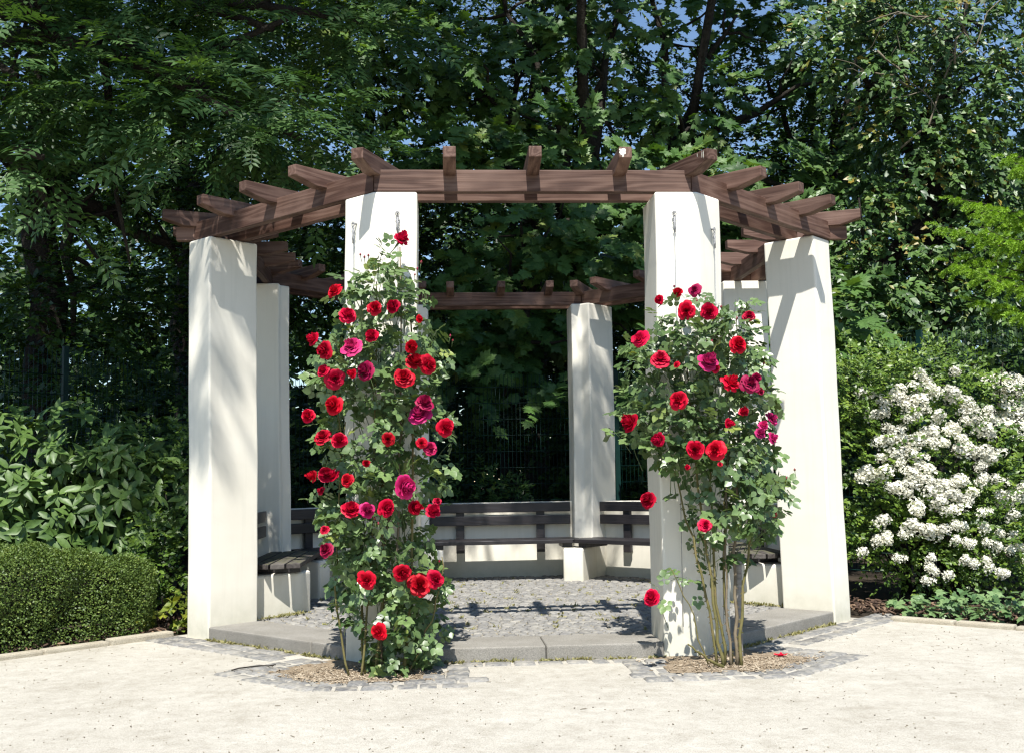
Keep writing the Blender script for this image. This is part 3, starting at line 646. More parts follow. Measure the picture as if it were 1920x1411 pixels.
def rose(label, base, RR, BL, buds, canes, nleaf, a, old):
    t = tag(empty('climbing_rose', base), label, 'rose', 'climbing roses on the front columns')
    b = np.array(base)
    zs = np.array([r[0] for r in RR]); x0 = np.array([r[1] for r in RR]); x1 = np.array([r[2] for r in RR]); o = np.argsort(zs)
    fx0 = lambda z: np.interp(z, zs[o], x0[o]); fx1 = lambda z: np.interp(z, zs[o], x1[o])
    xm = np.mean((x0+x1)/2)
    # leaves
    n = nleaf*11; z = rng.uniform(zs.min()-.02, zs.max()+.03, n); u = rng.uniform(-1, 1, n); w = fx1(z)-fx0(z)
    keep = rng.uniform(0, 1, n) < np.clip(w/.85, .1, 1)*np.where(z > 1.95, .7, 1)*np.where((np.abs(u) > .8) & (z > .75), .5, 1)*np.where((z > 2.1) & (a > -90), .45, 1)*np.where(z < .75, 1.25 if a < -90 else .24, 1)
    z, u = z[keep], u[keep]; x = (fx0(z)+fx1(z))/2+u*(fx1(z)-fx0(z))/2
    yf = -2.66-.36*np.sqrt(np.clip(1-u*u, 0, 1))
    y = yf+rng.uniform(0, 1, len(z))**1.4*(.50+.15*np.abs(u))
    P = np.stack([x, y, z], 1)
    # clumps: keep where a slow noise is high, so that gaps remain
    cl = np.sin(x*9.1+z*3.3+a)*np.sin(z*8.3-x*4.1+1)+.55*np.sin(x*17+z*13)
    keep = cl+rng.normal(0, .45, len(z)) > -.72
    # stay out of the column
    ar = math.radians(a); m = np.ones(len(z), bool); ins = np.ones(len(z), bool); cc = np.zeros(len(z), bool)
    for sg in (-1, 1):
        th = ar+sg*PI/8; nn = np.array([math.cos(th), math.sin(th)]); e = np.array([-nn[1], nn[0]])*sg
        q = P[:, :2]-RC*np.array([math.cos(ar), math.sin(ar)])
        ins &= (q@nn) < .035; cc |= ((q@e) < W+.03) & ((q@e) > -.02)
    keep &= ~(ins & cc)
    P = P[keep][:nleaf]; u = u[keep][:nleaf]; n = len(P)
    out = np.stack([u*1.0, -np.ones(n)*.9, np.full(n, .1)], 1)
    ax = nrm(out*.5+rng.normal(0, .75, (n, 3))+np.array([0, -.15, -.25]))
    up = nrm(out*.45+np.array([-.05, -.40, .8])+rng.normal(0, .2, (n, 3)))
    g = G(); leaves(g, ROSE, P-b, ax, up, rng.uniform(.085, .145, n), np.clip(rng.beta(2, 2.6, n)+np.where(rng.uniform(0, 1, n) > .95, .45, 0), 0, 1), .38)
    # small leaf stalks towards the middle of the bush
    for i in rng.choice(n, min(n, 240), replace=False):
        p = P[i]; q = p+np.array([(xm-p[0])*.3, .12, -.16])+rng.normal(0, .03, 3)
        g.tube([p-b, (p+q)/2+rng.normal(0, .01, 3)-b, q-b], [.0016, .0022, .003], 4, .35)
    g.obj('foliage', MT['rose_leaf'], t, True)
    for i, (p0, p1, p2, r) in enumerate(canes):
        g = G(); p0, p1, p2 = map(np.array, (p0, p1, p2)); s = np.linspace(0, 1, 12)[:, None]
        C_ = (1-s)**2*p0+2*s*(1-s)*(2*p1-.5*(p0+p2))+s*s*p2; C_[1:] += rng.normal(0, .006, (11, 3))
        r *= .82; g.tube(C_-b, np.linspace(r, r*.45, 12), 7)
        if r > .008:
            for _ in range(45):     # thorns
                j = rng.integers(0, 9); f = rng.uniform(); c = C_[j]*(1-f)+C_[j+1]*f-b; d = nrm(np.array([*rng.normal(0, 1, 2), -.2])); 
                g.raw([c+d*r*.7+[0, 0, .006], c+d*r*.7-[0, 0, .006], c+d*(r+.012)+[0, 0, -.004]], [(0, 1, 2)], .9)
        g.obj('cane', MT['cane_old'] if i in old else MT['cane'], t, True)
    for i, (x, y, z, r, ty) in enumerate(BL):
        ob = link('bloom', BLOOM[ty][random.randrange(len(BLOOM[ty]))], t, (x-b[0], y-b[1], z-b[2]))
        ux = (x-xm)/.45
        d = Vector((ux*.75+random.uniform(-.65, .65), -1+.25*abs(ux), .35+random.uniform(-.5, .5)))
        if i == 0 and a < -90: d = Vector((.5, -.6, .7))
        orient(ob, d, random.uniform(0, 6.3)); r *= random.uniform(.95, 1.12); ob.scale = (r*random.uniform(.9, 1.08), r, r*random.uniform(.85, 1.35))
    for x, y, z, r in buds:
        ob = link('bud', BUD, t, (x-b[0], y-b[1], z-b[2])); orient(ob, Vector((random.uniform(-.3, .3), random.uniform(-.4, .1), 1)), 0); ob.scale = (r,)*3
    return t
C1 = [((-1.17, -2.90, GZ), (-1.25, -2.85, .5), (-1.2, -2.8, 1.4), .009), ((-1.10, -2.93, GZ), (-1.05, -2.86, .6), (-1.0, -2.78, 2.25), .009),
      ((-1.02, -2.92, GZ), (-.98, -2.82, .9), (-1.13, -2.74, 2.30), .012), ((-.93, -2.90, GZ), (-.88, -2.82, .8), (-.86, -2.70, 2.50), .011),
      ((-.86, -2.94, GZ), (-.80, -2.84, .7), (-.80, -2.8, 2.1), .013), ((-.84, -2.90, GZ), (-.68, -2.9, .25), (-.62, -2.92, .60), .008),
      ((-.98, -2.88, GZ), (-.93, -2.72, 1.0), (-.70, -2.74, 1.8), .012), ((-1.08, -2.9, GZ), (-1.16, -2.74, .8), (-1.3, -2.8, 1.75), .010)]
b1 = [(-1.09, -2.66, 2.44, .013), (-1.115, -2.665, 2.455, .012), (-1.065, -2.66, 2.45, .013), (-1.14, -2.7, 2.31, .013), (-.76, -2.68, 2.36, .013), (-.735, -2.69, 2.40, .015), (-.775, -2.70, 2.32, .011), (-.56, -2.80, 1.92, .013), (-.545, -2.81, 1.89, .011), (-.99, -3.04, .80, .012), (-1.01, -3.05, .83, .014), (-.64, -2.98, .57, .012)]
rose('tall climbing rose, leafy down to the soil, on the left front column', (-1.0, -2.85, GZ), FLR, FLB, b1, C1, 1500, -112.5, (3, 6))
C2 = [((1.00, -2.93, GZ), (.93, -2.86, .5), (.78, -2.78, 1.15), .012), ((1.03, -2.96, GZ), (.98, -2.88, .5), (.92, -2.72, 1.7), .014), ((1.05, -2.92, GZ), (1.03, -2.82, .7), (1.05, -2.74, 1.95), .012),
      ((1.08, -2.95, GZ), (1.10, -2.86, .5), (1.18, -2.78, 1.7), .011), ((1.12, -2.94, GZ), (1.15, -2.86, .5), (1.22, -2.82, 1.3), .015), ((1.14, -2.96, GZ), (1.20, -2.88, .45), (1.36, -2.82, 1.1), .013),
      ((1.02, -2.98, GZ), (.94, -2.98, -.03), (.82, -2.95, .05), .013), ((1.10, -2.90, GZ), (1.12, -2.76, .8), (1.30, -2.72, 1.6), .010), ((.96, -2.9, GZ), (.84, -2.86, .3), (.74, -2.86, .5), .006)]
b2 = [(1.20, -2.9, 2.0, .018), (1.235, -2.91, 1.99, .017), (1.0, -2.72, 2.14, .016), (1.06, -2.7, 2.16, .012), (.84, -2.8, 2.22, .013), (1.12, -2.85, 2.08, .013), (1.0, -3.06, 1.84, .016), (1.36, -2.9, 1.72, .013), (1.56, -2.8, 1.07, .013), (1.50, -2.82, 1.02, .012)]
rose('climbing rose with bare thorny lower canes on the right front column', (1.07, -2.85, GZ), FRR, FRB, b2, C2, 1150, -67.5, (3, 4))
# stake
g = G(); p = cable((1.215, -2.62, GZ-.1), (1.25, -2.56, .56), 0, 8, .002); g.tube(p, np.linspace(.026, .021, 8), 7)
tag(g.obj('stake', MT['stake'], None, True), 'grey weathered wooden stake among the canes of the right rose', 'stake')

# ------------------------------------------------------------------ shrubs and hedge
def shrub(name, label, cat, loc, mat):
    t = tag(empty(name, loc), label, cat); return t
def fol(t, g, mat, name='foliage'):
    l = np.array(t.location)
    g.v = [v-l for v in g.v]; return g.obj(name, mat, t, name == 'foliage')
# clipped box hedge: runs along the edging, rounded shoulders
def box_hedge():
    t = shrub('box_hedge', 'low clipped box hedge with rounded top along the gravel edge', 'hedge', (-3.6, -1.4, GZ), None)
    d = nrm(np.array([-1, -1.0, 0])*1.0); n_ = np.array([d[1], -d[0], 0])       # along the edging / away from the gravel
    n_ = np.array([-.707, .707, 0]); e0 = np.array([-2.83, -1.06, 0]); L = 3.6
    n = 125000
    s = rng.uniform(-.30, L, n); taper = np.where(s < .32, np.sqrt(np.clip(1-((.32-s)/.62)**2, 0.0, 1)), 1)
    h, w, r = (.675+.03*np.clip(s, 0, 2))*(.72+.28*taper)*(1-.10*np.clip(1-s/.9, 0, 1)**2), .86*np.maximum(taper, .12), .19
    q = rng.uniform(0, 1, n)**.8*1.75       # arc length up the front, over the shoulder and across the top
    A = h-r; Bq = A+r*PI/2; Cq = Bq+np.maximum(w-2*r, .05)
    th = np.clip((q-A)/r, 0, PI/2)
    across = np.where(q < A, 0, np.where(q < Bq, r*(1-np.cos(th)), r+(q-Bq))); zz = np.where(q < A, q, np.where(q < Bq, A+r*np.sin(th), h))
    th2 = np.clip((q-Cq)/r, 0, PI/2); back = q > Cq
    across = np.where(back, r+(Cq-Bq)+r*np.sin(th2), across); zz = np.where(back, h-r*(1-np.cos(th2))-np.maximum(0, q-Cq-r*PI/2), zz)
    nx = np.where(back, np.sin(th2), -np.cos(th)); nz = np.where(back, np.cos(th2), np.sin(th)); nz = np.where(q < A, 0, nz)
    dep = rng.uniform(0, 1, n)**2*.11-.022*np.sin(s*6+zz*5)-.018*np.sin(s*15+across*11+zz*9)
    across = across-nx*dep+.43*(1-np.maximum(taper, .12)); z = GZ+zz-nz*dep
    P = e0+d*s[:, None]+n_*across[:, None]; P[:, 2] = z
    nor = nrm(n_[None]*nx[:, None]+np.array([0, 0, 1.0])*nz[:, None]-d[None]*np.where(s < .3, (.3-s)*1.6, 0)[:, None])
    keep = z > GZ+.005
    P, nor = P[keep], nor[keep]; n = len(P)
    g = G(); ax = nrm(nor*.6+rng.normal(0, .6, (n, 3))); tn = np.clip(rng.beta(2, 2.4, n)+.12*np.sin(P[:, 0]*23)*np.sin(P[:, 2]*29), 0, 1)
    leaves(g, QUAD, P, ax, nor+np.array([0, 0, .6]), rng.uniform(.014, .024, n), tn, .55)
    fol(t, g, MT['box_leaf'])
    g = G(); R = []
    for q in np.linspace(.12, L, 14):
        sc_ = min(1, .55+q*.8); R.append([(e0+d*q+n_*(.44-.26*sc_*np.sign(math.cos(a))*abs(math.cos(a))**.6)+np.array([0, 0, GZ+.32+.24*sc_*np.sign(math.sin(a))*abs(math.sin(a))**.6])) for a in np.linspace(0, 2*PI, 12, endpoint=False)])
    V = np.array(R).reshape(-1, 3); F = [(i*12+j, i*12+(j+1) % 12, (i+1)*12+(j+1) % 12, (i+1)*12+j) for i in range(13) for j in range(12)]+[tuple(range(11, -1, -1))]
    g.raw(V, F); fol(t, g, MT['core'], 'branches')  # solid dark hull added behind the leaves, standing in for shaded branches
box_hedge()
def whorls(g, tmpl, P, D, K, size, tint=(.15, .75), fan=1.0):
    for k in range(K):
        a = 2*PI*k/K+rng.uniform(-.4, .4, len(P)); D = nrm(D)
        u = nrm(np.cross(D, np.array([.3, .2, 1.0]))); w = np.cross(D, u)
        ax = D*rng.uniform(.1, .7, (len(P), 1))+(u*np.cos(a)[:, None]+w*np.sin(a)[:, None])*fan; ax[:, 2] -= rng.uniform(.05, .5, len(P))
        leaves(g, tmpl, P+rng.normal(0, .012, P.shape), ax, D*.8+np.array([0, -.2, .55]), size*rng.uniform(.65, 1.15, len(P)), np.clip(rng.uniform(*tint, len(P)), 0, 1), .2)
def viburnum():
    t = shrub('viburnum', 'large viburnum bush with long drooping leathery leaves behind the clipped hedge', 'shrub', (-3.9, 0.1, GZ), None)
    g = G(); LV = oval(.21, .05, .22, .8)
    for c, r, n in (((-3.75, .25, 1.0), (.75, .60, .78), 175), ((-4.5, .1, 1.0), (.8, .65, .80), 170), ((-3.35, .0, .85), (.50, .4, .65), 100), ((-3.05, .1, .9), (.3, .3, .5), 40), ((-4.1, -.15, .75), (.8, .35, .45), 90)):
        P, D = blob(c, r, n, 6); k = (D[:, 1] < .45); P, D = P[k], D[k]
        whorls(g, LV, P, D+np.array([0, -.3, .25]), 6, .155)
    P, D = blob((-4.0, .45, .9), (1.2, .5, .75), 420, 1.5); whorls(g, LV, P, D, 3, .14, (0, .4))
    for _ in range(40):
        P, D = blob((-4.0, .1, 1.0), (1.0, .5, .75), 1, 8); p = P[0]; g.tube([p, p+np.array([0, -.01, .09])+rng.normal(0, .015, 3)], [.004, .006], 5, .95)
    fol(t, g, MT['viburnum_leaf'])
    g = G()
    for _ in range(12):
        e = np.array([-3.9+rng.normal(0, .5), .2+rng.normal(0, .2), rng.uniform(.9, 1.6)]); g.tube(cable((-3.9+rng.normal(0, .15), .35, GZ), e, 0, 5, .04), np.linspace(.016, .006, 5), 5)
    fol(t, g, MT['bark'], 'branches')
viburnum()
def small_shrub(name, label, loc, blobs, leaf, mat, K=9, length=.16, tmpl=KITE, up=(0, -.6, .95), stems=8, tint=(.1, .85), jitter=.4, cat='shrub', dirb=(0, -.15, .35)):
    t = shrub(name, label, cat, loc, None); g = G()
    for c, r, n, b in blobs:
        P, D = blob(c, r, n, b); sprays(g, tmpl, P, D+np.array(dirb), K, length, leaf, up, tint=tint, jitter=jitter)
    fol(t, g, mat)
    if stems:
        g = G(); cs = np.array([b[0] for b in blobs])
        for _ in range(stems):
            e = cs[rng.integers(len(cs))]+rng.normal(0, .12, 3); s0 = np.array(loc)+np.array([*rng.normal(0, .08, 2), 0])
            g.tube(cable(s0, e, 0, 5, .03), np.linspace(.012, .005, 5), 5)
        fol(t, g, MT['bark'], 'branches')
    return t
small_shrub('privet', 'small leaved dark green bush squeezed between the viburnum and the left column', (-2.95, .05, GZ),
            [((-2.9, .05, .95), (.32, .35, .72), 190, 2.6), ((-2.82, -.35, .45), (.25, .22, .32), 80, 2.6), ((-2.72, .3, 1.3), (.25, .3, .45), 90, 2.4), ((-3.0, -.45, .30), (.22, .2, .3), 60, 2.6)], .045, MT['shrub_leaf'], tmpl=KITE, tint=(.0, .8))
small_shrub('oregon_grape', 'little yellow green plant at the foot of the left column', (-2.72, -.66, GZ),
            [((-2.74, -.68, .03), (.16, .13, .11), 16, 2), ((-2.60, -.45, .14), (.12, .1, .10), 10, 2)], .075, MT['yellow_leaf'], K=7, length=.12, tmpl=KITE, stems=3, cat='plant')
# firethorn with blossom
def firethorn():
    t = shrub('firethorn', 'firethorn bush covered in clusters of cream white blossom beside the right column', 'shrub', (3.8, .4, GZ), None); g = G()
    cb = ((3.7, .30, 1.0), (.85, .55, .95)), ((4.4, .35, .95), (.7, .55, .95)), ((3.25, .25, 1.15), (.5, .45, .85)), ((3.9, .45, 1.75), (.7, .4, .45)), ((3.7, .0, .5), (.7, .35, .45)), ((4.4, .0, .55), (.6, .35, .5)), ((3.3, .3, 1.85), (.45, .35, .38)), ((5.1, .7, .8), (.5, .4, .7))
    for c, r in cb:
        P, D = blob(c, r, 300, 3.2); D += np.array([0, -.2, .35]); sprays(g, KITE, P, D, 11, .20, .045, (0, -.7, .9), tint=(.1, .95), jitter=.45)
    fol(t, g, MT['shrub_leaf'])
    g = G()
    for _ in range(26):
        e = np.array([rng.uniform(3.1, 4.9), rng.uniform(.0, .6), rng.uniform(.8, 2.15)]); g.tube(cable((3.9+rng.normal(0, .25), .5, GZ), e, .1, 6, .04), np.linspace(.02, .005, 6), 5)
    fol(t, g, MT['bark'], 'branches')
    FV = np.array([(0, 0, 0)]+[(math.cos(2*PI*i/5)*.5, math.sin(2*PI*i/5)*.5, .16) for i in range(5)]); FF = [(0, 1+i, 1+(i+1) % 5) for i in range(5)]
    ms = []
    for k in range(5):
        g = G(); n = 130
        lob = rng.normal(0, .155, (4, 3))*np.array([1.2, .6, .8]); ci = rng.integers(0, 4, n)
        d = nrm(rng.normal(0, 1, (n, 3))+np.array([0, -.7, .6])); P = lob[ci]+d*rng.uniform(.38, .55, (n, 1))
        X, Y, Z = frames(nrm(rng.normal(0, 1, (n, 3))), d); X, Y, Z = frames(Y, d)
        g.inst(FV, FF, P, X, Y, Z, rng.uniform(.17, .25, n), np.clip(rng.normal(.65, .22, n), 0, 1)); ms.append(g.mesh('blossom_cluster', MT['white']))
    l = np.array(t.location)
    for i, p in enumerate(PYC[:99]):
        o = link('blossom_cluster', ms[i % 5], t, tuple(np.array(p)-l+np.array([0, -.07, 0]))); s = random.uniform(.075, .118); o.scale = (s*1.25, s, s)
        o.rotation_euler = (random.uniform(-.3, .3), random.uniform(-.4, .4), random.uniform(-.8, .8))
    g = G()
    for i, p in enumerate(PYC[99:]):
        me = ms[i % 5]; co = np.empty(len(me.vertices)*3, np.float32); me.vertices.foreach_get('co', co); co = co.reshape(-1, 3)*.075+np.array(p)-l+np.array([0, -.07, 0])
        k = len(co)//6; g.inst(np.zeros((1, 3)), [], np.zeros((0, 3)), None, None, None, np.zeros(0), 0)
        g.raw(co, [(6*j, 6*j+1+q, 6*j+1+(q+1) % 5) for j in range(k) for q in range(5)], .65)
    tag(g.obj('blossom_cluster', MT['white'], t), kind='stuff')
firethorn()
def elder():
    t = small_shrub('elder', 'shaded elder bush with flat white flower heads at the right edge behind the firethorn', (5.3, 1.2, GZ), [((4.85, .68, 1.6), (.35, .22, .35), 60, 2.4), ((5.1, 1.15, 1.55), (.6, .3, .6), 160, 2.4), ((5.5, 1.3, .9), (.6, .4, .8), 100, 2.4)], .08, MT['broad_leaf'], K=7, length=.22)
    l = np.array(t.location)
    FV = np.array([(0, 0, 0)]+[(math.cos(2*PI*i/5)*.5, math.sin(2*PI*i/5)*.5, .1) for i in range(5)]); FF = [(0, 1+i, 1+(i+1) % 5) for i in range(5)]
    g = G(); n = 220; r = np.sqrt(rng.uniform(0, 1, n)); a = rng.uniform(0, 2*PI, n)
    P = np.stack([r*np.cos(a), r*np.sin(a), .25*(1-r*r)+rng.normal(0, .05, n)], 1); Zc = nrm(np.stack([.2*P[:, 0], .2*P[:, 1], np.ones(n)], 1)); X, Y, Z = frames(nrm(rng.normal(0, 1, (n, 3))), Zc); X, Y, Z = frames(Y, Zc)
    g.inst(FV, FF, P, X, Y, Z, rng.uniform(.12, .19, n), np.clip(rng.normal(.5, .2, n), 0, 1)); me = g.mesh('flower_head', MT['white'])
    for p in ELD:
        o = link('flower_head', me, t, tuple(np.array(p)-l)); s = random.uniform(.13, .18); o.scale = (s, s, s); o.rotation_euler = (random.uniform(.5, 1.0), random.uniform(-.3, .3), 0)
elder()
def ground_ivy():
    g = G(); n = 900
    x = rng.uniform(2.98, 5.2, n); y = -1.30-(x-2.98)*.83+rng.uniform(.10, .75, n)+.0*x; z = GZ+.03+rng.uniform(0, 1, n)**1.3*.20*np.clip((x-2.8)*2, .3, 1)
    y = np.maximum(y, -1.05-(x-2.95)*.98+.10)
    P = np.stack([x, y, z], 1); ax = nrm(np.stack([rng.normal(0, .8, n), rng.normal(-.5, .6, n), rng.normal(-.3, .3, n)], 1))
    leaves(g, IVY, P, ax, np.tile(np.array([0, -.45, 1.0]), (n, 1)), rng.uniform(.05, .10, n), rng.uniform(0, 1, n), .3)
    tag(g.obj('ivy', MT['ground_ivy']), 'glossy ivy carpeting the ground below the firethorn', 'ivy', kind='stuff')
ground_ivy()
# ------------------------------------------------------------------ fence
def fence():
    t = tag(empty('mesh_fence', (0, 4.05, GZ)), 'dark green welded mesh fence with square posts behind the pergola', 'fence'); l = np.array(t.location)
    pts = [(-6.6, -.6), (-4.48, 2.0), (-3.0, 4.0), (-.7, 4.05), (1.57, 4.05), (2.95, 4.0), (4.45, 1.72), (6.6, -.9)]
    top = [2.42, 2.42, 2.34, 2.32, 2.32, 2.34, 2.48, 2.48]
    pm = box_mesh('post', -.03, .03, -.02, .02, 0, 2.42, MT['fence'], .003)
    for i, (x, y) in enumerate(pts):
        link('post', box_mesh('post', -.03, .03, -.02, .02, -.1, top[i]-GZ+.05, MT['fence'], .003), t, (x, y-4.05, 0), rz=math.atan2(pts[min(i+1, 7)][1]-pts[max(i-1, 0)][1], pts[min(i+1, 7)][0]-pts[max(i-1, 0)][0]))
    for i, ((a, b), (c, d)) in enumerate(zip(pts, pts[1:])):
        g = G(); L = math.hypot(c-a, d-b); n = int(L/.05)
        for k in range(n+1):
            f = k/n; p = np.array([a+(c-a)*f, b+(d-b)*f, 0]); zt = top[i]+(top[i+1]-top[i])*f
            g.tube([p+[0, 0, .0]-l+[0, 0, GZ+.05], p+[0, 0, zt]-l], .0028, 4)
        z = .06
        while z < 2.45:
            zz = min(z, 2.36)
            for o in (-.007, .007):
                dv = np.array([-(d-b), c-a, 0])/L*o
                g.tube([np.array([a, b, zz+GZ])-l+dv, np.array([c, d, zz+GZ])-l+dv], .0035, 4)
            z += .2
        g.obj('mesh_panel', MT['fence'], t)
fence()

# ------------------------------------------------------------------ trees
def limbs(g, base, tips, r0, fork, seg=8, wob=.10):
    """trunk from base to fork, then a limb to each tip"""
    base, fork = np.array(base, float), np.array(fork, float)
    g.tube(cable(base, fork, 0, 8, wob*.5), np.linspace(r0*1.15, r0*.72, 8), seg)
    for tp in tips:
        tp = np.array(tp, float); L = np.linalg.norm(tp-fork)
        f = fork+(base-fork)*rng.uniform(0, .25)
        P = cable(f, tp, .08*L, 7, wob*.6); g.tube(P, np.linspace(r0*.5, r0*.10, 7), 6)
        for _ in range(5):
            j = rng.integers(2, 6); q = P[j]; e = q+nrm(rng.normal(0, 1, 3)+np.array([0, -.2, .25]))*L*rng.uniform(.18, .4)
            g.tube(cable(q, e, .03, 5, wob*.3), np.linspace(r0*.16, r0*.04, 5), 5)
def tree(name, label, cat, base, fork, r0, blobs, tmpl, mat, leaf, K, length, group=None, tint=(.1, .9), droop=.3, up=(0, -.3, 1), jitter=.35, spread=1.0, bark='bark', dirb=(0, -.1, 0), tips=True, svar=.3, clump=None):
    t = tag(empty(name, base), label, cat, group); g = G()
    limbs(g, base, [np.array(b[0])+np.array([0, 0, -.3*b[1][2]]) for b in blobs if tips], r0, fork)
    fol(t, g, MT[bark], 'trunk')
    g = G()
    for b in blobs:
        n = int(b[2]*(1.45 if tmpl is MAPLE else 1.3))
        P, D = blob(b[0], b[1], n, b[3] if len(b) > 3 else 2.2)
        if clump:       # sprays gather in tiers with air between them
            m = max(3, n//clump[0]); cc, cd = blob(b[0], b[1], m, 2.6); k = rng.integers(0, m, n)
            q, qd = blob((0, 0, 0), (clump[1], clump[1], clump[1]*clump[2]), n, 2.0); P = cc[k]+q; D = cd[k]*.5+qd
        sprays(g, tmpl, P, D+np.array(dirb), K, length, leaf, up, droop=droop, tint=tint, jitter=jitter, spread=spread, svar=svar)
    fol(t, g, MT[mat], 'crown')
    return t
TG = 'trees behind the fence'
# ash: trunk outside the frame on the left, limbs reaching over the left half of the pergola
ash_low = [((-4.0, -.7, 4.55), (.6, .6, .75), 46), ((-3.5, -.1, 5.1), (.7, .6, .5), 36), ((-3.75, -.8, 3.75), (.35, .4, .4), 16),
           ((-2.25, -.9, 4.05), (.75, .45, .30), 38), ((-1.75, -.6, 3.95), (.45, .4, .32), 22), ((-2.1, .2, 5.25), (1.1, .6, .45), 46), ((-1.3, .3, 5.4), (.6, .5, .5), 20)]
ash_top = [((-5.2, -1.6, 10), (2.2, 1.8, 1.3), 220), ((-2.6, -2.4, 9.8), (1.8, 1.7, 1.1), 150), ((-3.0, .6, 10.5), (2.6, 1.9, 1.5), 330), ((-6.2, 1.4, 10), (2.4, 2.4, 2), 240), ((-1.2, -1.6, 9.4), (1.1, 1.0, .9), 85),
           ((.35, -1.95, 9.2), (.95, .75, .7), 46), ((-2.95, -6.15, 11), (.6, .42, .4), 16), ((-.5, 1.2, 10), (1.7, 1.5, 1.3), 170), ((-4.5, -.3, 7.8), (1.6, 1.2, .8), 80), ((.9, .35, 9.8), (1.7, .6, .6), 105), ((-2.6, 2.2, 8.5), (1.9, 1.3, 1.2), 150)]  # one out-of-frame clump past the centre is added to shade the fence
tree('ash_tree', 'ash tree with feathery compound leaves hanging into the upper left over the pergola', 'tree', (-7.6, 1.6, GZ), (-7.2, 1.2, 6.2), .30,
     [b for b in ash_low+ash_top], ASH, 'ash_leaf', .33, 6, .35, tint=(.05, .8), droop=.45, up=(0, -.35, 1), jitter=.28)
# maples behind the fence, big lobed leaves in sunlit tiers
tree('maple_tree', 'maple with two dark stems forking above the middle of the pergola', 'tree', (1.55, 7.0, GZ), (1.68, 7.0, 5.6), .21,
     [((.2, 5.6, 3.6), (1.3, .8, .7), 70), ((1.2, 5.3, 4.3), (1.3, .8, .6), 75), ((1.0, 5.2, 3.0), (.9, .6, .5), 40), ((.6, 5.8, 5.5), (1.6, .9, .7), 80), ((2.2, 5.6, 5.2), (1.0, .8, .8), 55), ((-.2, 6.2, 7.2), (1.6, 1.0, .8), 80), ((1.9, 6.4, 7.6), (.8, 1.0, .8), 30), ((.4, 7, 9), (1.8, 1.5, 1), 80), ((2.6, 7.5, 10.4), (2.2, 1.8, 1.0), 90), ((.2, 4.8, 2.3), (1.2, .5, .6), 40), ((.8, 3.0, 12.6), (2.6, 1.5, .8), 120)],  # last blob: added above the frame to darken the upper leaves
     MAPLE, 'maple_leaf', .165, 11, .50, TG, droop=.22, up=(0, -.85, .85), jitter=.38, clump=(12, .55, .38))
tree('maple_tree', 'maple with a single thick straight trunk right of the forked maple', 'tree', (3.15, 8.0, GZ), (3.3, 8.0, 6.6), .19,
     [((3.7, 6.3, 4.8), (1.5, .9, .7), 85), ((4.6, 6.0, 4.0), (1.3, .8, .8), 75), ((3.0, 6.3, 6.6), (.9, .8, .7), 36), ((5.2, 6.4, 5.5), (1.2, .9, .7), 75), ((3.2, 5.0, 3.4), (.9, .6, .6), 45), ((4.2, 7.2, 8.6), (1.2, 1.0, .7), 40), ((3.0, 8, 10.2), (2, 1.5, .9), 60), ((5.6, 7, 7.4), (1.0, 1, .6), 30), ((4.6, 5.0, 2.9), (1.0, .6, .6), 50), ((4.4, 3.4, 12.8), (2.2, 1.3, .8), 90)],  # last blob: unseen, added overhead to shade the top of this maple
     MAPLE, 'maple_leaf', .165, 11, .50, TG, droop=.22, up=(0, -.85, .85), jitter=.38, clump=(12, .55, .38))
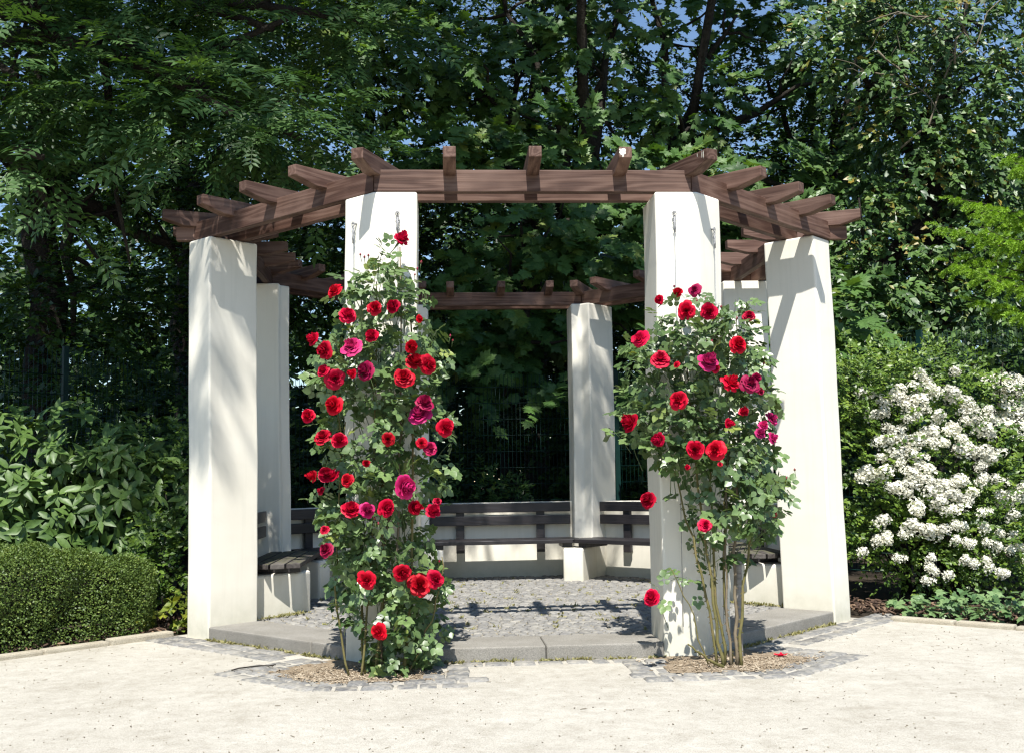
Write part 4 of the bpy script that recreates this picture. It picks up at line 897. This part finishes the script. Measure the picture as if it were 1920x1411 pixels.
BT = [('lime tree with a stout dark trunk at the far left behind the viburnum', (-5.75, 5.0), 6.0, .27, [((-5.2, 4.4, 3.2), (1.5, .9, 1.0), 170), ((-4.6, 4.8, 5.4), (1.6, 1.0, 1.0), 190), ((-6.3, 4.6, 5.6), (1.4, 1, 1.3), 150), ((-5.6, 5, 7.6), (2.2, 1.4, 1.1), 210), ((-3.6, 5.2, 3.8), (1.0, .8, .9), 110)]),
      ('slender leaning tree between the left trunk and the pergola', (-4.5, 7.6), 6.2, .16, [((-3.4, 7, 5.4), (1.6, 1.0, 1.0), 170), ((-4.8, 7, 7.6), (1.6, 1.2, 1.0), 150), ((-2.4, 6.6, 7.4), (1.5, 1, 1), 140), ((-3.4, 7.2, 9.4), (2, 1.4, 1), 150), ((-2.6, 6.0, 3.6), (1.2, .8, .9), 120)]),
      ('dark leafy tree behind the left front column', (-1.75, 9.0), 6.5, .20, [((-1.5, 8, 5.4), (1.8, 1.1, 1.3), 190), ((-1.0, 8, 7.8), (1.7, 1.2, 1.1), 170), ((-2.3, 8.4, 9.6), (1.8, 1.4, 1.0), 130), ((-.6, 7.4, 3.4), (1.6, .9, 1.1), 160)]),
      ('airy tree whose sloping limbs cross the blue sky at the upper right', (5.9, 8.6), 5.4, .18, [((5.6, 8, 5.2), (1.5, 1.1, 1.0), 130), ((6.8, 7.6, 6.6), (1.5, 1.1, .9), 110), ((5.0, 8.4, 8.2), (1.3, 1.2, .9), 60), ((7.4, 8, 9), (1.6, 1.4, 1.0), 90), ((7.4, 7, 4.4), (1.5, 1, 1.3), 140), ((5.2, 8.6, 6.6), (1.5, 1, .9), 150), ((7.0, 8, 10.5), (2.4, 1.6, 1), 160), ((6.2, 9.4, 8.4), (2.2, 1, 1.1), 170), ((8.6, 8, 7), (1.5, 1, 1.5), 130)]),
      ('dense dark tree rising behind the forked maple', (1.2, 11.0), 7.0, .22, [((1.0, 10.4, 7.4), (2.4, 1.2, 1.3), 330), ((2.6, 10.2, 9.6), (2.4, 1.2, 1.1), 230), ((-.6, 10.6, 9.6), (2.2, 1.2, 1.2), 200), ((3.2, 10.6, 8.4), (2.0, 1.2, 1.0), 170), ((1.6, 10.6, 11.2), (2.6, 1.3, 1.0), 200), ((4.6, 10.8, 6.4), (1.8, 1.1, 1.2), 180)]),
      ('bushy tree filling the shade between the back columns', (.6, 9.5), 4.2, .15, [((.8, 8.5, 2.6), (1.8, 1, 1.3), 200), ((2.6, 8.6, 3.2), (1.5, 1, 1.3), 170), ((-.2, 9, 5.2), (1.8, 1.2, 1.2), 150), ((1.6, 9.5, 6.6), (1.4, 1.2, 1.0), 80)])]
for lab, (x, y), fz, r0, bl in BT:
    bl = [(b[0], b[1], int(b[2]*(1.4 if x > 0 else 1.9))) for b in bl]+[((x, y-1.5, 11.2), (2.6, 2.2, 1.2), 260 if x < 0 else 60)]  # extra blob above the frame, added to each tree for shade below
    tree('broadleaf_tree', lab, 'tree', (x, y, GZ), (x+rng.normal(0, .15), y, fz), r0, bl, KITE, 'broad_leaf', .095, 16, .42, TG, tint=(.0, .85), droop=.25, jitter=.45, clump=(16, .6, .5))
# ivy-clad tree at the upper right
iv = tree('ivy_clad_tree', 'tree smothered in glossy hanging ivy at the upper right', 'tree', (6.3, 5.2, GZ), (6.2, 5.0, 5.5), .24,
     [((6.2, 4.6, 6.6), (1.3, .7, 1.1), 250), ((6.9, 4.4, 5.2), (1.0, .7, 1.2), 230), ((5.7, 4.6, 5.2), (.8, .6, 1.0), 150), ((5.5, 4.7, 3.9), (.8, .6, .8), 120), ((6.6, 4.3, 3.6), (.9, .6, .9), 150), ((5.3, 5.0, 6.8), (.9, .6, .8), 90), ((6.8, 4.8, 8.0), (1.6, .9, .9), 200), ((4.6, 4.2, 3.2), (.6, .5, .8), 70)],
     KITE, 'ivy_leaf', .105, 13, .36, TG, droop=.55, up=(0, -.8, .8), jitter=.5, dirb=(0, -.35, -.1), tint=(.05, .9), clump=(14, .38, .8))
g = G()
for a, b in (((5.5, 4.3, 5.3), (6.9, 3.9, 7.3)), ((5.2, 4.2, 6.6), (6.0, 4.1, 5.6)), ((6.0, 3.9, 6.9), (5.0, 4.0, 6.9)), ((6.1, 3.9, 6.3), (6.3, 3.8, 7.4)), ((5.6, 4.2, 6.1), (4.9, 4.1, 6.2))):
    P = cable(a, b, .1, 7, .05); g.tube(P, np.linspace(.016, .006, 7), 5)
    for _ in range(5): q = P[rng.integers(1, 6)]; g.tube(cable(q, q+rng.normal(0, .35, 3), 0, 4, .03), np.linspace(.008, .003, 4), 4)
fol(iv, g, MT['twig'], 'bare_branch')
# saplings and undergrowth
tree('maple_sapling', 'young maple with large bluish leaves beside the right column above the blossom', 'tree', (3.55, 2.6, GZ), (3.5, 2.55, 2.0), .03, [((3.6, 2.4, 2.75), (.5, .35, .35), 16), ((3.95, 2.5, 2.3), (.5, .3, .3), 14), ((3.35, 2.4, 2.2), (.3, .3, .3), 8)], MAPLE, 'maple_leaf', .2, 7, .35, 'saplings in front of the fence', up=(0, -.6, 1), jitter=.2, tint=(.4, .85))
tree('maple_sapling', 'thin maple sapling glimpsed between the right rear column and the right rose', 'tree', (1.85, 3.2, GZ), (1.9, 3.2, 1.6), .022, [((1.95, 3.0, 2.35), (.3, .25, .4), 11), ((1.9, 3.0, 1.6), (.3, .25, .4), 9)], MAPLE, 'maple_leaf', .15, 6, .25, 'saplings in front of the fence', up=(0, -.6, 1), jitter=.25)
small_shrub('elder', 'dark ferny bush rising just above the rear bench back', (-.25, 3.3, GZ), [((-.25, 3.25, .75), (.55, .35, .35), 90, 2.2), ((.15, 3.2, .6), (.3, .3, .3), 35, 2.2)], .07, MT['broad_leaf'], K=11, length=.3, tmpl=LANCE, tint=(.2, .9))
small_shrub('holly', 'dark evergreen shrub in deep shade right of the right column', (4.6, 2.9, GZ), [((4.7, 2.6, 1.7), (.9, .4, 1.0), 200, 2.4), ((5.6, 2.2, 1.8), (.8, .4, 1.0), 160, 2.4), ((4.0, 2.9, 1.0), (.6, .4, .9), 120, 2.4)], .07, MT['broad_leaf'], K=10, length=.25, tint=(0, .7))
small_shrub('laurel', 'dark evergreen shrub in deep shade behind the viburnum', (-4.2, 2.9, GZ), [((-4.4, 2.9, 1.5), (.9, .5, 1.2), 170, 2.2), ((-3.2, 3.2, 1.2), (.7, .4, 1.0), 130, 2.2), ((-5.5, 2.6, 1.4), (.8, .5, 1.1), 130, 2.2)], .09, MT['broad_leaf'], K=10, length=.3, tint=(0, .6))
# spruce boughs at the right edge
def spruce():
    t = tag(empty('spruce_tree', (6.9, .9, GZ)), 'spruce with bright yellow green needles reaching in from the right edge', 'tree'); l = np.array(t.location)
    g = G(); g.tube(cable((6.9, .9, GZ), (6.9, .9, 7.5), 0, 8, .02), np.linspace(.16, .03, 8), 8); B = []
    for i, (z, tip) in enumerate(((3.55, (4.95, .5, 3.85)), (3.5, (4.55, .3, 3.35)), (3.2, (4.12, .45, 3.25)), (2.9, (4.15, .35, 2.88)), (2.6, (4.40, .5, 2.55)), (2.4, (4.70, .2, 2.35)), (3.9, (5.25, .5, 4.1)), (3.0, (4.8, -.1, 3.0)), (2.9, (4.6, .9, 3.05)), (3.3, (4.7, .9, 3.5)), (2.7, (5.0, .1, 2.65)), (3.4, (5.0, .0, 3.45)), (4.5, (5.6, .6, 4.7)), (4.1, (4.95, .7, 4.0)), (3.7, (4.7, .1, 3.75)), (4.4, (5.3, .3, 4.3)), (3.1, (4.35, .1, 3.15)), (2.75, (4.3, .1, 2.72)), (3.6, (4.35, .6, 3.55)))):
        P = cable((6.85, .9, z), tip, .05, 10, .02); P[:, 2] += np.linspace(0, 1, 10)**2*.12-.16*np.sin(np.linspace(0, PI, 10)); g.tube(P, np.linspace(.022, .004, 10), 5); B.append(P)
    fol(t, g, MT['bark'], 'trunk')
    g = G(); NP = []; ND = []; NT = []
    def twig(p, d, L):
        n = max(3, int(L/.0085)); f = np.linspace(0, 1, n)[:, None]
        q = p+d*L*f; q[:, 2] -= .25*(L*f[:, 0])**2/max(L, .1); NP.append(q); ND.append(np.repeat(d[None], n, 0)); NT.append(np.clip(rng.uniform(.05, .65)+.45*f[:, 0]**2, 0, 1))
    for P in B:
        for j in range(2, 10):
            for f in (0, .25, .5, .75):
                p = P[j-1]*(1-f)+P[j]*f; ax = nrm(P[j]-P[j-1]); sd = nrm(np.cross(ax, [0, 0, 1.0])); L = (.40-.03*j)*rng.uniform(.6, 1.15)
                for sg in (-1, 1):
                    d = nrm(ax*.8+sd*sg*rng.uniform(.4, .9)+rng.normal(0, .12, 3)+np.array([0, 0, rng.uniform(-1.25, .12)])); twig(p, d, L)
                    for ff in (.3, .55, .8):
                        for s2 in (-1, 1): twig(p+d*L*ff, nrm(d*.9+np.cross(d, [0, 0, 1])*s2*.6+rng.normal(0, .15, 3)+np.array([0, 0, -.15])), L*.30)
        twig(P[-1], nrm(P[-1]-P[-2]), .14)
    P = np.concatenate(NP); D = np.concatenate(ND); P = np.repeat(P, 5, 0); D = np.repeat(D, 5, 0); n = len(P)
    r = nrm(rng.normal(0, 1, (n, 3))+np.array([0, 0, .35])); r = nrm(r-D*(r*D).sum(1)[:, None]); ax = nrm(D*.9+r)
    X, Y, Z = frames(ax, nrm(rng.normal(0, 1, (n, 3))))
    g.inst(np.array([(-.085, 0, 0), (.085, 0, 0), (.07, .8, 0), (0, 1, 0), (-.07, .8, 0)]), [(0, 1, 2, 3, 4)], P, X, Y, Z, rng.uniform(.024, .034, n), np.clip(np.repeat(np.concatenate(NT), 5)+rng.normal(0, .08, n), 0, 1))
    fol(t, g, MT['spruce_leaf'], 'needles')
spruce()
# the wood far behind reads as one mass
def woodland():
    g = G()
    for n, y0, y1, zt, lo, size in ((4200, 11.5, 17, 7.0, .8, .24), (5200, 17, 29, 12.0, .75, .34), (4200, 11.5, 14, 2.8, 1.0, .26)):
        x = rng.uniform(-26, 30, n) if y0 > 12 else rng.uniform(-15, 19, n); y = rng.uniform(y0, y1, n); top = zt+1.0*np.sin(x*.75+1+y0)+.9*np.sin(x*1.7)
        z = rng.uniform(0, 1, n)**lo*top
        P = np.stack([x, y, z], 1); D = nrm(rng.normal(0, 1, (n, 3))*np.array([1, 1, .5])+np.array([0, -.4, 0]))
        sprays(g, KITE, P, D, 12, 1.0, size, (0, -.35, 1), tint=(.0, .55), jitter=.55)  # low tint keeps the far leaves dark, shade put into their colour
    for _ in range(38):
        a = rng.uniform(-20, 24); b = rng.uniform(12.5, 24); g.tube(cable((a, b, GZ), (a+rng.normal(0, .5), b, rng.uniform(6, 9)), 0, 5, .1), np.linspace(.22, .09, 5), 6, .0)
    tag(g.obj('woodland', MT['broad_leaf']), 'dense dark wood beyond the trees behind the fence', 'wood', kind='stuff')
woodland()

def undergrowth():
    g = G(); n = 2600
    x = rng.uniform(-8.5, 9.5, n); y = rng.uniform(5.0, 8.0, n); z = rng.uniform(0, 1, n)**.9*(2.2+.5*np.sin(x*1.3)+.4*np.sin(x*2.9+1))
    D = nrm(rng.normal(0, 1, (n, 3))*np.array([1, 1, .5])+np.array([0, -.4, .2]))
    sprays(g, KITE, np.stack([x, y, z], 1), D, 12, .45, .12, (0, -.35, 1), tint=(.0, .7), jitter=.45)
    tag(g.obj('undergrowth', MT['broad_leaf']), 'tangle of dark undergrowth behind the mesh fence', 'undergrowth', kind='stuff')
undergrowth()
# ------------------------------------------------------------------ small things on the ground
def scatter(name, label, cat, mat, P, size, flat, tint=None, wid=.35):
    g = G(); n = len(P); ax = nrm(np.stack([rng.normal(0, 1, n), rng.normal(0, 1, n), rng.normal(0, flat, n)], 1)); up = nrm(np.stack([rng.normal(0, .3, n), rng.normal(0, .3, n), np.ones(n)], 1))
    X, Y, Z = frames(ax, up)
    T = np.array([(-.5, -.5, -.5), (.5, -.5, -.5), (.4, .5, -.5), (-.4, .5, -.5), (-.4, -.4, .5), (.4, -.45, .5), (.35, .4, .5), (-.3, .45, .5)]); F = [(0, 3, 2, 1), (4, 5, 6, 7), (0, 1, 5, 4), (1, 2, 6, 5), (2, 3, 7, 6), (3, 0, 4, 7)]
    s = size*rng.uniform(.5, 1.5, n); g.inst(T, F, P, X, Y, Z, np.stack([s*wid, s, s*wid*.5], 1), rng.uniform(0, 1, n) if tint is None else tint)
    tag(g.obj(name, mat), label, cat, kind='stuff')
def inpoly(P, poly):
    c = np.zeros(len(P), bool)
    for (x0, y0), (x1, y1) in zip(poly, poly[1:]+poly[:1]):
        c ^= ((y0 > P[:, 1]) != (y1 > P[:, 1])) & (P[:, 0] < (x1-x0)*(P[:, 1]-y0)/(y1-y0+1e-12)+x0)
    return c
n = 2400; P = np.stack([rng.uniform(-4.5, 4.8, n), rng.uniform(-6.6, -1.2, n), np.full(n, GZ+.003)], 1)
ok = (oct_d(P) > 2.85) & (np.abs(P[:, 0]) < -P[:, 1]+1.55)
scatter('grit', 'scattered grit and crumbs lying on the pale gravel', 'grit', MT['litter'], P[ok], .0065, .15, rng.beta(2.4, 1.2, ok.sum()), .7)
n = 1500; P = np.stack([rng.uniform(-4.2, 4.6, n), rng.uniform(-6.2, -1.0, n), np.full(n, GZ+.004)], 1); ok = (oct_d(P) > 2.85) & (np.abs(P[:, 0]) < -P[:, 1]+1.55)
scatter('leaf_litter', 'tiny dry stalks and leaf scraps strewn over the gravel', 'litter', MT['litter'], P[ok][::5], .022, .12, rng.beta(1.8, 1.8, ok.sum())[::5], .14)
Q = []
for cx in (-1, 1):
    n = 1500; a = rng.uniform(0, 2*PI, n); p = np.stack([cx*1.22+rng.normal(0, .24, n), -2.90+rng.normal(0, .15, n), np.full(n, GZ+.012)], 1); k = (oct_d(p) > 2.55) & (oct_d(p) < 3.16); Q.append(p[k])
scatter('bed_litter', 'dry crumbs, bark and leaf bits on the soil of the rose beds', 'litter', MT['bedlit'], np.concatenate(Q), .019, .25, None, .3)
n = 4200; P = np.stack([rng.uniform(2.6, 5.2, n), rng.uniform(-2.6, .4, n), GZ+.01+rng.uniform(0, .05, n)], 1); ok = (P[:, 1] > -1.0-(P[:, 0]-2.83)*1.0+.10) & (P[:, 1] < -1.0-(P[:, 0]-2.83)*1.0+1.1)
P2 = np.stack([rng.uniform(-4.2, -2.5, n), rng.uniform(-2.2, .3, n), GZ+.01+rng.uniform(0, .03, n)], 1); ok2 = (P2[:, 1] > P2[:, 0]+1.66+.14) & (P2[:, 1] < P2[:, 0]+2.9)
scatter('bark_mulch', 'reddish brown bark mulch under the shrubs', 'mulch', MT['mulch'], np.concatenate([P[ok], P2[ok2]]), .055, .4, None, .3)
def weeds():
    g = G(); n = 210
    P = np.stack([rng.uniform(-1.9, 1.9, n), rng.uniform(-2.02, 2.2, n), np.zeros(n)-.004], 1); ok = oct_d(P) < 2.04; P = P[ok]
    E = []
    for k in (-3, -2, -1):      # thin growth at the foot of the kerb
        th = k*PI/4; nn = np.array([math.cos(th), math.sin(th)]); e = np.array([-nn[1], nn[0]])
        for t in rng.uniform(-.75, .75, 60): p = nn*2.545+e*t; E.append((p[0], p[1], GZ))
    for t in rng.uniform(0, 1, 30): E.append((-2.05+.35*t, -.90+.40*t, 0)); E.append((2.08-.38*t, -.90+.40*t, 0))
    P = np.concatenate([P, np.array(E)]); dry = np.arange(len(P)) > ok.sum()
    for k in range(9):
        ax = nrm(np.stack([rng.normal(0, 1, len(P)), rng.normal(0, 1, len(P)), rng.uniform(.4, 1.4, len(P))], 1))
        leaves(g, LANCE, P+np.stack([rng.normal(0, .012, len(P)), rng.normal(0, .012, len(P)), np.zeros(len(P))], 1), ax, np.tile(np.array([0, -.3, 1.0]), (len(P), 1)), rng.uniform(.012, .040, len(P)), rng.uniform(.2, 1, len(P)), .3)
    tag(g.obj('weeds', MT['weed']), 'small weeds growing in the joints of the paving', 'weeds', kind='stuff')
weeds()
g = G(); g.tube(cable((-1.90, -2.63, GZ+.012), (-1.66, -2.47, GZ+.014), .004, 7, .004), np.linspace(.005, .003, 7), 6); g.tube(cable((-1.72, -2.51, GZ+.012), (-1.66, -2.55, GZ+.02), 0, 3), .0025, 5)
tag(g.obj('twig', MT['bark']), 'thin dark twig lying on the setts left of the left rose bed', 'twig')
g = G()
V = [(x*.034, y*.03, -.006+.007*(x*x+y*y)+.004*math.sin(4*x+y*3)) for y in np.linspace(-1, 1, 5) for x in np.linspace(-1, 1, 5)]
g.raw(V, [(j*5+i, j*5+i+1, (j+1)*5+i+1, (j+1)*5+i) for j in range(4) for i in range(4)], .8)
tag(g.obj('fallen_petal', MT['red'], None, True, (1.47, -2.66, GZ+.02), .5), 'single fallen red petal on the setts right of the right rose', 'petal')

# ------------------------------------------------------------------ camera, sun, sky
def camera():
    cam = bpy.data.cameras.new('camera'); o = bpy.data.objects.new('camera', cam); COL.objects.link(o)
    yaw, pit, rol, f = CAM['yaw'], CAM['pitch'], CAM['roll'], CAM['f']
    fwd = np.array([math.sin(yaw)*math.cos(pit), math.cos(yaw)*math.cos(pit), math.sin(pit)]); rt = np.array([math.cos(yaw), -math.sin(yaw), 0]); up = np.cross(rt, fwd)
    R = rt*math.cos(rol)-up*math.sin(rol); U = rt*math.sin(rol)+up*math.cos(rol)
    M = Matrix(((R[0], U[0], -fwd[0], CAM['cx']), (R[1], U[1], -fwd[1], CAM['cy']), (R[2], U[2], -fwd[2], CAM['cz']), (0, 0, 0, 1)))
    o.matrix_world = M; cam.sensor_width = 36; cam.lens = f/1920*36; cam.clip_end = 2000; cam.clip_start = .05
    sc.camera = o
camera()
L = bpy.data.lights.new('sun', 'SUN'); L.energy = 5.0; L.angle = math.radians(.53); L.color = (1, .965, .91)
so = bpy.data.objects.new('sun', L); COL.objects.link(so); so.rotation_euler = (-SUN_DIR).to_track_quat('-Z', 'Y').to_euler(); so.location = (0, -5, 15)
w = bpy.data.worlds.new('World'); sc.world = w; w.use_nodes = True
nt = w.node_tree; bg = nt.nodes['Background']; sky = nt.nodes.new('ShaderNodeTexSky'); sky.sky_type = 'NISHITA'; sky.sun_disc = False
sky.sun_elevation = math.asin(SUN_DIR.z); sky.sun_rotation = math.atan2(SUN_DIR.x, SUN_DIR.y); sky.altitude = 500; sky.air_density = 1.2; sky.dust_density = .1; sky.ozone_density = 4.0
nt.links.new(sky.outputs[0], bg.inputs[0]); bg.inputs[1].default_value = .096
sc.view_settings.view_transform = 'Standard'; sc.view_settings.look = 'None'; sc.view_settings.exposure = .75; sc.view_settings.gamma = 1
sc.render.engine = 'CYCLES'; sc.cycles.max_bounces = 7; sc.cycles.diffuse_bounces = 4; sc.cycles.transmission_bounces = 4; sc.cycles.glossy_bounces = 2
sc.cycles.use_denoising = True; sc.cycles.use_adaptive_sampling = True; sc.cycles.adaptive_threshold = .008; sc.cycles.filter_width = 1.25
sc.cycles.sample_clamp_indirect = 6
